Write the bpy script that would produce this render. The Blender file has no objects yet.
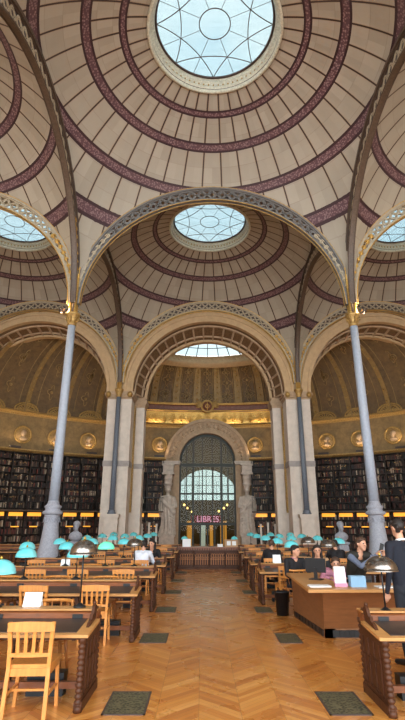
import bpy, bmesh, math, random
import numpy as np
from mathutils import Vector, Matrix
R = math.radians
PI = math.pi
sc = bpy.context.scene
col = sc.collection
rnd = random.Random(7)

# ------------------------------------------------------------ camera
CAMX, CAMZ = -0.39, 1.78
cam_d = bpy.data.cameras.new('camera')
cam_d.sensor_fit = 'VERTICAL'
cam_d.sensor_height = 36.0
cam_d.lens = 463.5 / 720.0 * 36.0
cam_d.clip_end = 400
cam = bpy.data.objects.new('camera', cam_d)
col.objects.link(cam)
cam.matrix_world = (Matrix.Translation((CAMX, 0, CAMZ)) @ Matrix.Rotation(R(-0.045), 4, 'Z')
                    @ Matrix.Rotation(R(90 + 19.315), 4, 'X') @ Matrix.Rotation(R(0.0755), 4, 'Z'))
sc.camera = cam

# ------------------------------------------------------------ sky and exposure
sc.view_settings.view_transform = 'Standard'
sc.view_settings.look = 'None'
sc.view_settings.gamma = 1
sc.view_settings.use_curve_mapping = False
sc.view_settings.exposure = 0.0
SKY = 6.0
w = bpy.data.worlds.new('sky')
sc.world = w
w.use_nodes = True
nt = w.node_tree
nt.nodes.clear()
wo = nt.nodes.new('ShaderNodeOutputWorld')
bg = nt.nodes.new('ShaderNodeBackground')
tc = nt.nodes.new('ShaderNodeTexCoord')
nz = nt.nodes.new('ShaderNodeTexNoise')
nz.inputs['Scale'].default_value = 3.2
nz.inputs['Detail'].default_value = 5
cr = nt.nodes.new('ShaderNodeValToRGB')
cr.color_ramp.elements[0].position = 0.40
cr.color_ramp.elements[0].color = (0.70, 0.83, 0.90, 1)
cr.color_ramp.elements[1].position = 0.62
cr.color_ramp.elements[1].color = (0.95, 0.96, 0.95, 1)
nt.links.new(tc.outputs['Generated'], nz.inputs['Vector'])
nt.links.new(nz.outputs['Fac'], cr.inputs['Fac'])
nt.links.new(cr.outputs['Color'], bg.inputs['Color'])
bg.inputs['Strength'].default_value = SKY
nt.links.new(bg.outputs['Background'], wo.inputs['Surface'])

# ------------------------------------------------------------ key dimensions
BAY = 10.4
HB = 5.2
D1, D2 = 15.716, 26.116          # the two rows of columns in view
Z0 = 9.49                        # springing of the domes
RS = HB * math.sqrt(2)           # sphere of each dome
OCR = 2.05                       # oculus radius


def area_light(name, loc, size, power, color, rot=(0, 0, 0), size_y=None, spread=None):
    d = bpy.data.lights.new(name, 'AREA')
    d.energy = power
    d.color = color
    d.shape = 'RECTANGLE' if size_y else 'DISK'
    d.size = size
    if size_y:
        d.size_y = size_y
    if spread:
        d.spread = spread
    o = bpy.data.objects.new(name, d)
    o.location = loc
    o.rotation_euler = rot
    col.objects.link(o)
    return o


# ------------------------------------------------------------ materials
def srgb(r, g, b):
    f = lambda c: (c / 255 / 12.92) if c / 255 <= 0.04045 else ((c / 255 + 0.055) / 1.055) ** 2.4
    return (f(r), f(g), f(b), 1)


class NT:
    def __init__(s, name):
        s.m = bpy.data.materials.new(name)
        s.m.use_nodes = True
        s.n = s.m.node_tree
        s.b = s.n.nodes['Principled BSDF']

    def node(s, t, **kw):
        n = s.n.nodes.new(t)
        for k, v in kw.items():
            setattr(n, k, v)
        return n

    def link(s, a, b):
        s.n.links.new(a, b)

    def math(s, op, a, b=None, c=None):
        n = s.node('ShaderNodeMath', operation=op)
        for i, v in enumerate((a, b, c)):
            if v is None:
                continue
            if isinstance(v, (int, float)):
                n.inputs[i].default_value = v
            else:
                s.link(v, n.inputs[i])
        return n.outputs[0]

    def mix(s, f, a, b):
        n = s.node('ShaderNodeMix', data_type='RGBA')
        for sock, v in ((n.inputs[0], f), (n.inputs[6], a), (n.inputs[7], b)):
            if isinstance(v, (int, float, tuple)):
                sock.default_value = v
            else:
                s.link(v, sock)
        return n.outputs[2]

    def coord(s, which='Object'):
        return s.node('ShaderNodeTexCoord').outputs[which]

    def noise(s, vec, scale, detail=3, rough=0.5):
        n = s.node('ShaderNodeTexNoise')
        n.inputs['Scale'].default_value = scale
        n.inputs['Detail'].default_value = detail
        n.inputs['Roughness'].default_value = rough
        s.link(vec, n.inputs['Vector'])
        return n.outputs['Fac']

    def ramp(s, f, stops, interp='LINEAR'):
        n = s.node('ShaderNodeValToRGB')
        n.color_ramp.interpolation = interp
        e = n.color_ramp.elements
        while len(e) < len(stops):
            e.new(0.5)
        for i, (p, c) in enumerate(stops):
            e[i].position = p
            e[i].color = c
        s.link(f, n.inputs['Fac'])
        return n.outputs['Color']

    def bump(s, h, strength=0.3, dist=0.02):
        n = s.node('ShaderNodeBump')
        n.inputs['Strength'].default_value = strength
        n.inputs['Distance'].default_value = dist
        s.link(h, n.inputs['Height'])
        s.link(n.outputs['Normal'], s.b.inputs['Normal'])

    def set(s, **kw):
        for k, v in kw.items():
            s.b.inputs[k.replace('_', ' ')].default_value = v


def mat(name, c, rough=0.6, metal=0.0, var=0.12, scale=6.0, bump=0.0, stretch=None, spec=0.5, detail=4):
    t = NT(name)
    v = t.coord()
    if stretch:
        mp = t.node('ShaderNodeMapping')
        mp.inputs['Scale'].default_value = stretch
        t.link(v, mp.inputs['Vector'])
        v = mp.outputs[0]
    f = t.noise(v, scale, detail, 0.6)
    a = tuple(min(1, x * (1 - var)) for x in c[:3]) + (1,)
    b = tuple(min(1, x * (1 + var)) for x in c[:3]) + (1,)
    t.link(t.ramp(f, [(0.3, a), (0.7, b)]), t.b.inputs['Base Color'])
    t.set(Roughness=rough, Metallic=metal)
    t.b.inputs['Specular IOR Level'].default_value = spec
    if bump:
        t.bump(f, bump, 0.02)
    return t.m


def emit(name, c, strength, base=None):
    t = NT(name)
    t.set(Roughness=0.4)
    t.b.inputs['Base Color'].default_value = base or c
    t.b.inputs['Emission Color'].default_value = c
    t.b.inputs['Emission Strength'].default_value = strength
    return t.m


M = {}
M['stone'] = mat('pale_stone', srgb(212, 200, 188), 0.8, var=0.10, scale=3, bump=0.15)
M['stone_band'] = mat('stone_band', srgb(160, 152, 148), 0.8, var=0.12, scale=4, bump=0.15)
M['stone_warm'] = mat('warm_stone', srgb(190, 160, 122), 0.75, var=0.10, scale=4, bump=0.15)
M['statue'] = mat('statue_stone', srgb(204, 192, 180), 0.8, var=0.18, scale=5, bump=0.3)
M['portal'] = mat('portal_stone', srgb(176, 150, 122), 0.8, var=0.15, scale=5, bump=0.3)
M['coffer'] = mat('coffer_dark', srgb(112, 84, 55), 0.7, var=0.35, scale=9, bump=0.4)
M['iron'] = mat('painted_iron', srgb(176, 162, 138), 0.5, var=0.15, scale=8)
M['iron_blue'] = mat('blue_grey_iron', srgb(112, 109, 106), 0.5, var=0.15, scale=8)
M['iron_brown'] = mat('brown_iron', srgb(86, 70, 58), 0.5, var=0.25, scale=14)
M['iron_dark'] = mat('dark_iron', srgb(70, 58, 54), 0.5, var=0.2, scale=8)
M['column'] = mat('column_paint', srgb(160, 168, 182), 0.55, var=0.10, scale=12, bump=0.08)
M['column_base'] = mat('column_base_stone', srgb(156, 158, 168), 0.75, var=0.16, scale=22, bump=0.15)
M['column_slim'] = mat('slim_column_paint', srgb(104, 112, 124), 0.55, var=0.10, scale=12)
M['gold'] = mat('gilding', srgb(214, 172, 96), 0.38, metal=0.75, var=0.25, scale=18, bump=0.35)
M['gold_dull'] = mat('dull_gilding', srgb(176, 142, 84), 0.5, metal=0.45, var=0.35, scale=14, bump=0.5)
M['marble_red'] = mat('red_marble', srgb(120, 72, 54), 0.4, var=0.3, scale=7)
M['oak'] = mat('honey_oak', srgb(206, 136, 66), 0.4, var=0.18, scale=5, stretch=(6, 6, 0.8))
M['oak_pale'] = mat('pale_edge_wood', srgb(190, 136, 78), 0.4, var=0.12, scale=5, stretch=(0.6, 6, 6))
M['oak_red'] = mat('amber_wood', srgb(176, 112, 58), 0.4, var=0.2, scale=5, stretch=(6, 6, 0.8))
M['walnut'] = mat('dark_carved_wood', srgb(76, 43, 25), 0.5, var=0.35, scale=7, stretch=(5, 5, 1), bump=0.15, spec=0.3)
M['walnut_mid'] = mat('brown_wood', srgb(126, 70, 36), 0.34, var=0.25, scale=6, stretch=(1, 5, 5))
M['leather'] = mat('dark_leather', srgb(46, 36, 34), 0.35, var=0.2, scale=20, bump=0.05)
M['desk_wood'] = mat('desk_veneer', srgb(138, 92, 58), 0.42, var=0.15, scale=4, stretch=(1, 1, 6))
M['black'] = mat('black_metal', srgb(24, 24, 26), 0.4, var=0.1)
M['black_plastic'] = mat('black_plastic', srgb(18, 19, 24), 0.45, var=0.1)
M['white'] = mat('white_paper', srgb(232, 232, 234), 0.7, var=0.03)
M['pink'] = mat('pink_card', srgb(214, 150, 180), 0.6, var=0.1, scale=20)
M['blue_card'] = mat('pale_blue_card', srgb(142, 182, 214), 0.6, var=0.05)
M['cardboard'] = mat('tan_board', srgb(176, 140, 104), 0.7, var=0.1)
M['shelf'] = mat('shelf_iron', srgb(38, 28, 22), 0.55, var=0.2)
M['shelf_back'] = mat('shelf_back', srgb(24, 18, 16), 0.8, var=0.2)
M['strip'] = emit('gallery_lamp', srgb(255, 176, 60), 1.0)
M['bulb'] = emit('bulb_glow', srgb(255, 205, 110), 6.0)
M['chrome'] = mat('gunmetal', srgb(150, 142, 136), 0.22, metal=0.95, var=0.35, scale=9)
M['brass'] = mat('brass', srgb(190, 150, 70), 0.3, metal=0.9, var=0.1)
M['grille'] = None
M['skin'] = mat('skin', srgb(206, 152, 124), 0.55, var=0.05)
M['hair_dark'] = mat('dark_hair', srgb(34, 25, 22), 0.6, var=0.3, scale=30, bump=0.3)
M['hair_brown'] = mat('brown_hair', srgb(74, 50, 36), 0.6, var=0.3, scale=30, bump=0.3)
M['suit'] = mat('navy_suit', srgb(20, 23, 36), 0.85, var=0.12, scale=20, bump=0.1)
M['shirt_grey'] = mat('slate_shirt', srgb(96, 104, 124), 0.8, var=0.12, scale=20, bump=0.1)
M['vest'] = mat('dark_vest', srgb(40, 36, 30), 0.8, var=0.15, scale=20, bump=0.15)
M['shirt_white'] = mat('white_shirt', srgb(224, 228, 240), 0.8, var=0.05, scale=12, bump=0.15)
M['cloth_black'] = mat('black_cloth', srgb(26, 24, 28), 0.85, var=0.15, scale=16)
M['cloth_rose'] = mat('rose_scarf', srgb(184, 120, 138), 0.85, var=0.3, scale=30)
M['cloth_tan'] = mat('tan_coat', srgb(168, 132, 98), 0.85, var=0.15, scale=16)
M['lips'] = mat('lips', srgb(160, 92, 84), 0.5, var=0.05)
M['eye'] = mat('dark_eye', srgb(36, 26, 24), 0.3, var=0.05)
M['trouser'] = mat('charcoal_trouser', srgb(30, 32, 40), 0.85, var=0.1, scale=16)


def turquoise():
    t = NT('turquoise_enamel')
    f = t.noise(t.coord(), 3, 2)
    t.link(t.ramp(f, [(0.3, srgb(100, 206, 214)), (0.7, srgb(150, 228, 230))]), t.b.inputs['Base Color'])
    t.set(Roughness=0.18)
    return t.m


def glow_shade():
    # lamp that is switched on: the glass shade is lit from inside
    t = NT('lit_green_shade')
    t.b.inputs['Base Color'].default_value = srgb(110, 210, 180)
    t.b.inputs['Emission Color'].default_value = srgb(110, 230, 185)
    t.b.inputs['Emission Strength'].default_value = 0.55
    t.set(Roughness=0.2)
    return t.m


M['turquoise'] = turquoise()
M['glow'] = glow_shade()


def dome_material():
    t = NT('dome_faience')
    sep = t.node('ShaderNodeSeparateXYZ')
    co = t.coord()
    t.link(co, sep.inputs[0])
    x, y = sep.outputs[0], sep.outputs[1]
    r = t.math('SQRT', t.math('ADD', t.math('MULTIPLY', x, x), t.math('MULTIPLY', y, y)))
    th = t.math('ARCTAN2', y, x)
    k = t.math('DIVIDE', th, R(9.0))
    k = t.math('ADD', k, 100.0)
    fr = t.math('FRACT', k)
    idx = t.math('FLOOR', k)
    d = t.math('MULTIPLY', t.math('ABSOLUTE', t.math('SUBTRACT', fr, 0.5)), R(9.0))
    d = t.math('MULTIPLY', d, r)
    line = t.math('LESS_THAN', d, 0.026)
    gold = t.math('LESS_THAN', d, 0.042)
    # panels
    wn = t.node('ShaderNodeTexWhiteNoise', noise_dimensions='2D')
    cb = t.node('ShaderNodeCombineXYZ')
    t.link(idx, cb.inputs[0])
    t.link(t.math('FLOOR', t.math('MULTIPLY', r, 2.2)), cb.inputs[1])
    t.link(cb.outputs[0], wn.inputs['Vector'])
    base = t.mix(wn.outputs['Value'], srgb(166, 157, 142), srgb(180, 171, 156))
    base = t.mix(t.math('MULTIPLY', t.noise(co, 1.7, 5, 0.65), 0.45), base, srgb(146, 136, 120))
    # fine tile joints
    jr = t.math('LESS_THAN', t.math('FRACT', t.math('MULTIPLY', r, 2.2)), 0.035)
    base = t.mix(t.math('MULTIPLY', jr, 0.25), base, srgb(120, 104, 90))
    base = t.mix(t.math('MULTIPLY', gold, 0.6), base, srgb(150, 122, 86))
    base = t.mix(line, base, srgb(64, 48, 46))
    # ring bands
    bands = [(2.05, 2.13), (2.80, 2.98), (3.83, 4.07), (5.16, 5.40), (6.28, 6.52)]
    fl = t.node('ShaderNodeTexVoronoi')
    fl.inputs['Scale'].default_value = 15.0
    t.link(co, fl.inputs['Vector'])
    flower = t.ramp(fl.outputs['Distance'], [(0.25, srgb(142, 116, 116)), (0.55, srgb(92, 64, 70))])
    for a, b in bands:
        ctr, hw = (a + b) / 2, (b - a) / 2
        dd = t.math('ABSOLUTE', t.math('SUBTRACT', r, ctr))
        outer = t.math('LESS_THAN', dd, hw + 0.035)
        inner = t.math('LESS_THAN', dd, hw - 0.03)
        base = t.mix(outer, base, srgb(58, 36, 42))
        base = t.mix(inner, base, flower)
    t.link(base, t.b.inputs['Base Color'])
    t.set(Roughness=0.5)
    h = t.math('ADD', t.math('MULTIPLY', t.math('SUBTRACT', 1.0, gold), 1.0), t.math('MULTIPLY', t.noise(co, 14, 3), 0.2))
    t.bump(h, 0.5, 0.02)
    return t.m


M['dome'] = dome_material()


def floor_material():
    t = NT('chevron_parquet')
    sep = t.node('ShaderNodeSeparateXYZ')
    co = t.coord()
    t.link(co, sep.inputs[0])
    x, y = sep.outputs[0], sep.outputs[1]
    W = 0.42
    u = t.math('ADD', t.math('DIVIDE', x, W), 100.0)
    c = t.math('FLOOR', u)
    fx = t.math('FRACT', u)
    odd = t.math('SUBTRACT', t.math('MULTIPLY', t.math('MODULO', c, 2.0), 2.0), 1.0)
    v = t.math('ADD', y, t.math('MULTIPLY', t.math('MULTIPLY', t.math('SUBTRACT', fx, 0.5), W * 0.95), odd))
    v = t.math('DIVIDE', v, 0.085)
    pi_ = t.math('FLOOR', v)
    fy = t.math('FRACT', v)
    wn = t.node('ShaderNodeTexWhiteNoise', noise_dimensions='2D')
    cb = t.node('ShaderNodeCombineXYZ')
    t.link(c, cb.inputs[0])
    t.link(pi_, cb.inputs[1])
    t.link(cb.outputs[0], wn.inputs['Vector'])
    base = t.ramp(wn.outputs['Value'], [(0.0, srgb(180, 108, 46)), (0.35, srgb(206, 132, 58)), (0.7, srgb(218, 148, 70)), (1.0, srgb(232, 168, 92))])
    # grain along the plank
    cb2 = t.node('ShaderNodeCombineXYZ')
    t.link(t.math('MULTIPLY', x, 2.5), cb2.inputs[0])
    t.link(t.math('MULTIPLY', v, 1.4), cb2.inputs[1])
    g = t.noise(cb2.outputs[0], 2.0, 4, 0.6)
    base = t.mix(t.math('MULTIPLY', g, 0.35), base, srgb(168, 92, 34))
    big = t.noise(co, 0.35, 2)
    base = t.mix(t.math('MULTIPLY', big, 0.25), base, srgb(200, 122, 46))
    seam = t.math('MAXIMUM', t.math('LESS_THAN', fy, 0.05), t.math('LESS_THAN', fx, 0.012))
    base = t.mix(t.math('MULTIPLY', seam, 0.55), base, srgb(84, 48, 24))
    t.link(base, t.b.inputs['Base Color'])
    rr = t.node('ShaderNodeMapRange')
    rr.inputs['To Min'].default_value = 0.2
    rr.inputs['To Max'].default_value = 0.36
    t.link(t.noise(co, 1.6, 4), rr.inputs['Value'])
    t.link(rr.outputs[0], t.b.inputs['Roughness'])
    t.b.inputs['Specular IOR Level'].default_value = 0.55
    t.b.inputs['Coat Weight'].default_value = 0.45
    t.b.inputs['Coat Roughness'].default_value = 0.2
    t.bump(t.math('ADD', wn.outputs['Value'], t.math('MULTIPLY', seam, -0.8)), 0.03, 0.002)
    return t.m


M['floor'] = floor_material()


def grille_material():
    t = NT('bronze_grille')
    co = t.coord()
    v = t.node('ShaderNodeTexVoronoi')
    v.inputs['Scale'].default_value = 34
    t.link(co, v.inputs['Vector'])
    t.link(t.ramp(v.outputs['Distance'], [(0.25, srgb(44, 44, 36)), (0.6, srgb(118, 112, 84))]), t.b.inputs['Base Color'])
    t.set(Roughness=0.5, Metallic=0.4)
    t.bump(v.outputs['Distance'], 0.5, 0.01)
    return t.m


M['grille'] = grille_material()


def apse_wall_material(name, a, b, scale):
    t = NT(name)
    co = t.coord()
    v = t.node('ShaderNodeTexVoronoi', feature='DISTANCE_TO_EDGE')
    v.inputs['Scale'].default_value = scale
    t.link(co, v.inputs['Vector'])
    f = t.math('ADD', t.math('MULTIPLY', t.noise(co, 3.0, 6, 0.7), 0.7), t.math('MULTIPLY', t.noise(co, scale * 2, 3, 0.7), 0.3))
    base = t.ramp(f, [(0.35, a), (0.65, b)])
    base = t.mix(t.math('MULTIPLY', t.math('LESS_THAN', v.outputs[0], 0.04), 0.14), base, srgb(60, 40, 26))
    t.link(base, t.b.inputs['Base Color'])
    t.set(Roughness=0.62)
    t.bump(t.math('ADD', f, t.math('MULTIPLY', v.outputs[0], 0.3)), 0.5, 0.05)
    return t.m


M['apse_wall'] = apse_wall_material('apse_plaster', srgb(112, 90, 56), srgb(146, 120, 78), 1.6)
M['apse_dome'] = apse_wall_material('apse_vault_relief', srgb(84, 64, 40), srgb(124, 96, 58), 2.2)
M['apse_rib'] = apse_wall_material('apse_rib_relief', srgb(140, 112, 68), srgb(168, 138, 90), 6)


def glass(name, tint, gloss=0.1, rough=0.05):
    t = NT(name)
    t.n.nodes.remove(t.b)
    out = [n for n in t.n.nodes if n.type == 'OUTPUT_MATERIAL'][0]
    tr = t.node('ShaderNodeBsdfTransparent')
    tr.inputs['Color'].default_value = tint
    gl = t.node('ShaderNodeBsdfGlossy')
    gl.inputs['Roughness'].default_value = rough
    mx = t.node('ShaderNodeMixShader')
    mx.inputs[0].default_value = gloss
    t.link(tr.outputs[0], mx.inputs[1])
    t.link(gl.outputs[0], mx.inputs[2])
    t.link(mx.outputs[0], out.inputs['Surface'])
    return t.m


M['sky_glass'] = glass('skylight_glass', (0.165, 0.205, 0.215, 1), 0.01)
M['window_glass'] = glass('window_glass', (0.46, 0.49, 0.50, 1), 0.01)
M['door_glass'] = glass('door_glass', (0.72, 0.75, 0.70, 1), 0.008, 0.03)
BOOK_COLS = [(44, 32, 28), (66, 34, 28), (88, 62, 46), (38, 44, 42), (124, 104, 84), (176, 160, 138), (58, 44, 38), (104, 46, 36), (30, 26, 26)]
BOOKM = [mat('book_cloth', srgb(*c), 0.6, var=0.3, scale=3) for c in BOOK_COLS]


# ------------------------------------------------------------ mesh helpers
class MB:
    def __init__(s):
        s.v, s.f, s.mi, s.sm = [], [], [], []

    def add(s, vs, fs, mi=0, smooth=False):
        o = len(s.v)
        s.v += [tuple(p) for p in vs]
        s.f += [tuple(i + o for i in f) for f in fs]
        s.mi += [mi] * len(fs)
        s.sm += [smooth] * len(fs)
        return s

    def box(s, x0, x1, y0, y1, z0, z1, mi=0, mtx=None):
        vs = [(x, y, z) for z in (z0, z1) for y in (y0, y1) for x in (x0, x1)]
        if mtx is not None:
            vs = [tuple(mtx @ Vector(p)) for p in vs]
        return s.add(vs, [(0, 2, 3, 1), (4, 5, 7, 6), (0, 1, 5, 4), (2, 6, 7, 3), (0, 4, 6, 2), (1, 3, 7, 5)], mi)

    def bar(s, a, b, wd, ht, up=(0, 0, 1), mi=0):
        a, b = Vector(a), Vector(b)
        d = (b - a).normalized()
        u = Vector(up)
        sd = d.cross(u)
        if sd.length < 1e-5:
            sd = d.cross(Vector((0, 1, 0)))
        sd.normalize()
        u = sd.cross(d).normalized()
        vs = [p + sd * (i * wd / 2) + u * (j * ht / 2) for p in (a, b) for i, j in ((-1, -1), (1, -1), (1, 1), (-1, 1))]
        return s.add(vs, [(0, 1, 2, 3)[::-1], (4, 5, 6, 7), (0, 1, 5, 4), (1, 2, 6, 5), (2, 3, 7, 6), (3, 0, 4, 7)], mi)

    def tube(s, path, rad, n=8, mi=0, closed=False):
        path = [Vector(p) for p in path]
        rads = rad if isinstance(rad, (list, tuple)) else [rad] * len(path)
        rings = []
        ref = None
        m = len(path)
        for i, p in enumerate(path):
            if closed:
                t = path[(i + 1) % m] - path[i - 1]
            else:
                t = path[min(i + 1, m - 1)] - path[max(i - 1, 0)]
            t.normalize()
            if ref is None:
                ref = t.cross(Vector((0, 0, 1)))
                if ref.length < 0.1:
                    ref = t.cross(Vector((0, 1, 0)))
            ref = (ref - t * ref.dot(t)).normalized()
            bi = t.cross(ref)
            rings.append([p + (ref * math.cos(2 * PI * k / n) + bi * math.sin(2 * PI * k / n)) * rads[i] for k in range(n)])
        vs = [q for rg in rings for q in rg]
        fs = []
        for i in range(m if closed else m - 1):
            j = (i + 1) % m
            for k in range(n):
                k2 = (k + 1) % n
                fs.append((i * n + k, i * n + k2, j * n + k2, j * n + k))
        if not closed:
            fs.append(tuple(range(n))[::-1])
            fs.append(tuple((m - 1) * n + k for k in range(n)))
        return s.add(vs, fs, mi, True)

    def lathe(s, prof, c=(0, 0, 0), n=24, mi=0, a0=0, a1=360, sx=1, sy=1):
        full = abs(a1 - a0) >= 360
        m = n if full else n + 1
        vs = []
        for r, z in prof:
            for k in range(m):
                a = R(a0 + (a1 - a0) * k / n)
                vs.append((c[0] + r * sx * math.cos(a), c[1] + r * sy * math.sin(a), c[2] + z))
        fs = []
        for i in range(len(prof) - 1):
            for k in range(n):
                k2 = (k + 1) % m
                fs.append((i * m + k, i * m + k2, (i + 1) * m + k2, (i + 1) * m + k))
        if full and tuple(prof[0]) != tuple(prof[-1]):
            if prof[0][0] > 1e-4:
                fs.append(tuple(range(m))[::-1])
            if prof[-1][0] > 1e-4:
                fs.append(tuple((len(prof) - 1) * m + k for k in range(m)))
        return s.add(vs, fs, mi, True)

    def prism(s, pts, axis, a, b, mi=0, smooth=False):
        """closed polygon pts (2D) extruded along an axis from a to b"""
        def P(p, t):
            return {'x': (t, p[0], p[1]), 'y': (p[0], t, p[1]), 'z': (p[0], p[1], t)}[axis]
        n = len(pts)
        vs = [P(p, a) for p in pts] + [P(p, b) for p in pts]
        fs = [tuple(range(n)), tuple(range(n, 2 * n))[::-1]] + [(i, n + i, n + (i + 1) % n, (i + 1) % n) for i in range(n)]
        return s.add(vs, fs, mi, smooth)

    def sphere(s, c, rx, ry=None, rz=None, n=14, m=9, mi=0, mtx=None):
        ry = ry or rx
        rz = rz or rx
        vs = [(0, 0, -1)]
        for i in range(1, m):
            a = -PI / 2 + PI * i / m
            vs += [(math.cos(a) * math.cos(2 * PI * k / n), math.cos(a) * math.sin(2 * PI * k / n), math.sin(a)) for k in range(n)]
        vs.append((0, 0, 1))
        fs = [(0, 1 + (k + 1) % n, 1 + k) for k in range(n)]
        for i in range(m - 2):
            for k in range(n):
                a, b = 1 + i * n + k, 1 + i * n + (k + 1) % n
                fs.append((a, b, b + n, a + n))
        L = len(vs) - 1
        fs += [(L, L - n + k, L - n + (k + 1) % n) for k in range(n)]
        vs = [(x * rx, y * ry, z * rz) for x, y, z in vs]
        if mtx is not None:
            vs = [tuple(mtx @ Vector(p)) for p in vs]
        vs = [(x + c[0], y + c[1], z + c[2]) for x, y, z in vs]
        return s.add(vs, fs, mi, True)

    def arcring(s, r0, r1, y0, y1, a0=0, a1=180, c=(0, 0), n=48, mi=0, r0b=None, r1b=None):
        """ring segment in the XZ plane with radial extent r0..r1 and depth y0..y1"""
        r0b = r0 if r0b is None else r0b
        r1b = r1 if r1b is None else r1b
        vs = []
        for k in range(n + 1):
            a = R(a0 + (a1 - a0) * k / n)
            ca, sa = math.cos(a), math.sin(a)
            for r, y in ((r0, y0), (r1, y0), (r1b, y1), (r0b, y1)):
                vs.append((c[0] + r * ca, y, c[1] + r * sa))
        fs = []
        for k in range(n):
            o = k * 4
            for j in range(4):
                fs.append((o + j, o + (j + 1) % 4, o + 4 + (j + 1) % 4, o + 4 + j))
        fs.append((0, 3, 2, 1))
        fs.append((n * 4, n * 4 + 1, n * 4 + 2, n * 4 + 3))
        return s.add(vs, fs, mi, False)

    def build(s, name, m, parent=None, loc=None, kind=None):
        me = bpy.data.meshes.new(name)
        me.from_pydata(s.v, [], s.f)
        ms = m if isinstance(m, (list, tuple)) else [m]
        for k in ms:
            me.materials.append(k)
        me.polygons.foreach_set('material_index', s.mi)
        me.polygons.foreach_set('use_smooth', s.sm)
        bm = bmesh.new()
        bm.from_mesh(me)
        bmesh.ops.recalc_face_normals(bm, faces=bm.faces)
        bm.to_mesh(me)
        bm.free()
        me.update()
        o = bpy.data.objects.new(name, me)
        col.objects.link(o)
        if parent is not None:
            o.parent = parent
        if loc is not None:
            o.location = loc
        if kind:
            o['kind'] = kind
        return o


def auto(o, ang=40):
    me = o.data
    me.polygons.foreach_set('use_smooth', [True] * len(me.polygons))
    try:
        me.set_sharp_from_angle(angle=R(ang))
    except Exception:
        pass
    return o


def thing(name, label, cat, loc=(0, 0, 0), rz=0, group=None):
    o = bpy.data.objects.new(name, None)
    o.empty_display_size = 0.1
    col.objects.link(o)
    o.location = loc
    o.rotation_euler = (0, 0, rz)
    o['label'] = label
    o['category'] = cat
    if group:
        o['group'] = group
    return o


def tag(o, label, cat, group=None):
    o['label'] = label
    o['category'] = cat
    if group:
        o['group'] = group
    return o


def dup(root, loc, rz=0, label=None, group=None, swap=None):
    """copy of a thing with copies of its parts and sub-parts"""
    r = root.copy()
    col.objects.link(r)
    r.location = loc
    r.rotation_euler = (0, 0, rz)
    if label:
        r['label'] = label
    if group:
        r['group'] = group
    def rec(a, b):
        for ch in list(a.children):
            if ch == b:
                continue
            c = ch.copy()
            col.objects.link(c)
            c.parent = b
            rec(ch, c)
    rec(root, r)
    return r


ORD = ['first', 'second', 'third', 'fourth', 'fifth', 'sixth', 'seventh', 'eighth', 'ninth', 'tenth']

# ------------------------------------------------------------ the setting: floor
MB().box(-16, 16, -6, 50, -0.2, 0).build('floor', M['floor'], kind='structure')

# ------------------------------------------------------------ domes


def dome_mesh():
    b = MB()
    NA, NR = 160, 26
    vs = []
    for i in range(NA):
        a = 2 * PI * i / NA + 1e-6
        ed = HB / max(abs(math.cos(a)), abs(math.sin(a)))
        for j in range(NR + 1):
            r = OCR + (ed - OCR) * j / NR
            z = math.sqrt(max(RS * RS - r * r, 0))
            vs.append((r * math.cos(a), r * math.sin(a), z))
    fs = []
    for i in range(NA):
        i2 = (i + 1) % NA
        for j in range(NR):
            fs.append((i * (NR + 1) + j, i * (NR + 1) + j + 1, i2 * (NR + 1) + j + 1, i2 * (NR + 1) + j))
    b.add(vs, fs, 0, True)
    return b


dome0 = dome_mesh().build('ceiling', M['dome'], kind='structure')
zr = math.sqrt(RS * RS - OCR * OCR)


def oculus(parent):
    # moulded curb between vault and glass
    b = MB()
    prof = [(2.16, zr - 0.02), (2.16, zr - 0.12), (2.08, zr - 0.14), (2.04, zr - 0.06), (2.07, zr + 0.0), (2.0, zr + 0.02), (1.97, zr + 0.10),
            (2.03, zr + 0.13), (2.03, zr + 0.34), (1.95, zr + 0.37), (1.93, zr + 0.44), (1.99, zr + 0.47), (1.99, zr + 0.62), (1.88, zr + 0.66), (1.88, zr + 0.74), (2.3, zr + 0.74), (2.3, zr - 0.02), (2.16, zr - 0.02)]
    prof = [(r, zr + (z - zr) * (.55 if z > zr else 1)) for r, z in prof]
    b.lathe(prof, n=72)
    o = b.build('trim', mat_curb, parent, kind='structure')
    g = MB()
    g.tube([(2.0 * math.cos(a), 2.0 * math.sin(a), zr + 0.06) for a in np.linspace(0, 2 * PI, 72, endpoint=False)], 0.025, 6, closed=True)
    for k in range(72):
        a = 2 * PI * k / 72
        g.bar((2.02 * math.cos(a), 2.02 * math.sin(a), zr + 0.09), (2.02 * math.cos(a), 2.02 * math.sin(a), zr + 0.18), 0.05, 0.03, (math.cos(a), math.sin(a), 0))
    g.build('trim_bead', M['gold_dull'], parent, kind='structure')
    win = MB()
    zg = zr + 0.38
    win.lathe([(0.001, zg + 0.02), (1.93, zg + 0.02)], n=64)
    w_ = win.build('pane', M['sky_glass'], None)
    fr = MB()
    P = lambda r, a: Vector((r * math.cos(a), r * math.sin(a), zg - 0.01))
    fr.tube([P(1.90, a) for a in np.linspace(0, 2 * PI, 72, endpoint=False)], 0.045, 6, closed=True)
    fr.tube([P(0.5, a) for a in np.linspace(0, 2 * PI, 36, endpoint=False)], 0.018, 5, closed=True)
    off = R(-90)
    for k in range(8):
        a = off + 2 * PI * k / 8
        p0, p2 = P(1.88, a), P(1.88, a + PI / 2)
        mid = P(1.08, a + PI / 4)
        ctrl = mid * 2 - (p0 + p2) / 2
        ctrl.z = p0.z
        fr.tube([p0 * (1 - t) ** 2 + ctrl * 2 * t * (1 - t) + p2 * t * t for t in np.linspace(0, 1, 13)], 0.016, 5)
        fr.tube([P(0.5, a + PI / 8), P(1.88, a + PI / 8)], 0.009, 4)
    root = fr.build('window_1', M['iron_dark'], parent, kind='structure')
    w_.parent = root
    w_['kind'] = 'structure'


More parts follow.
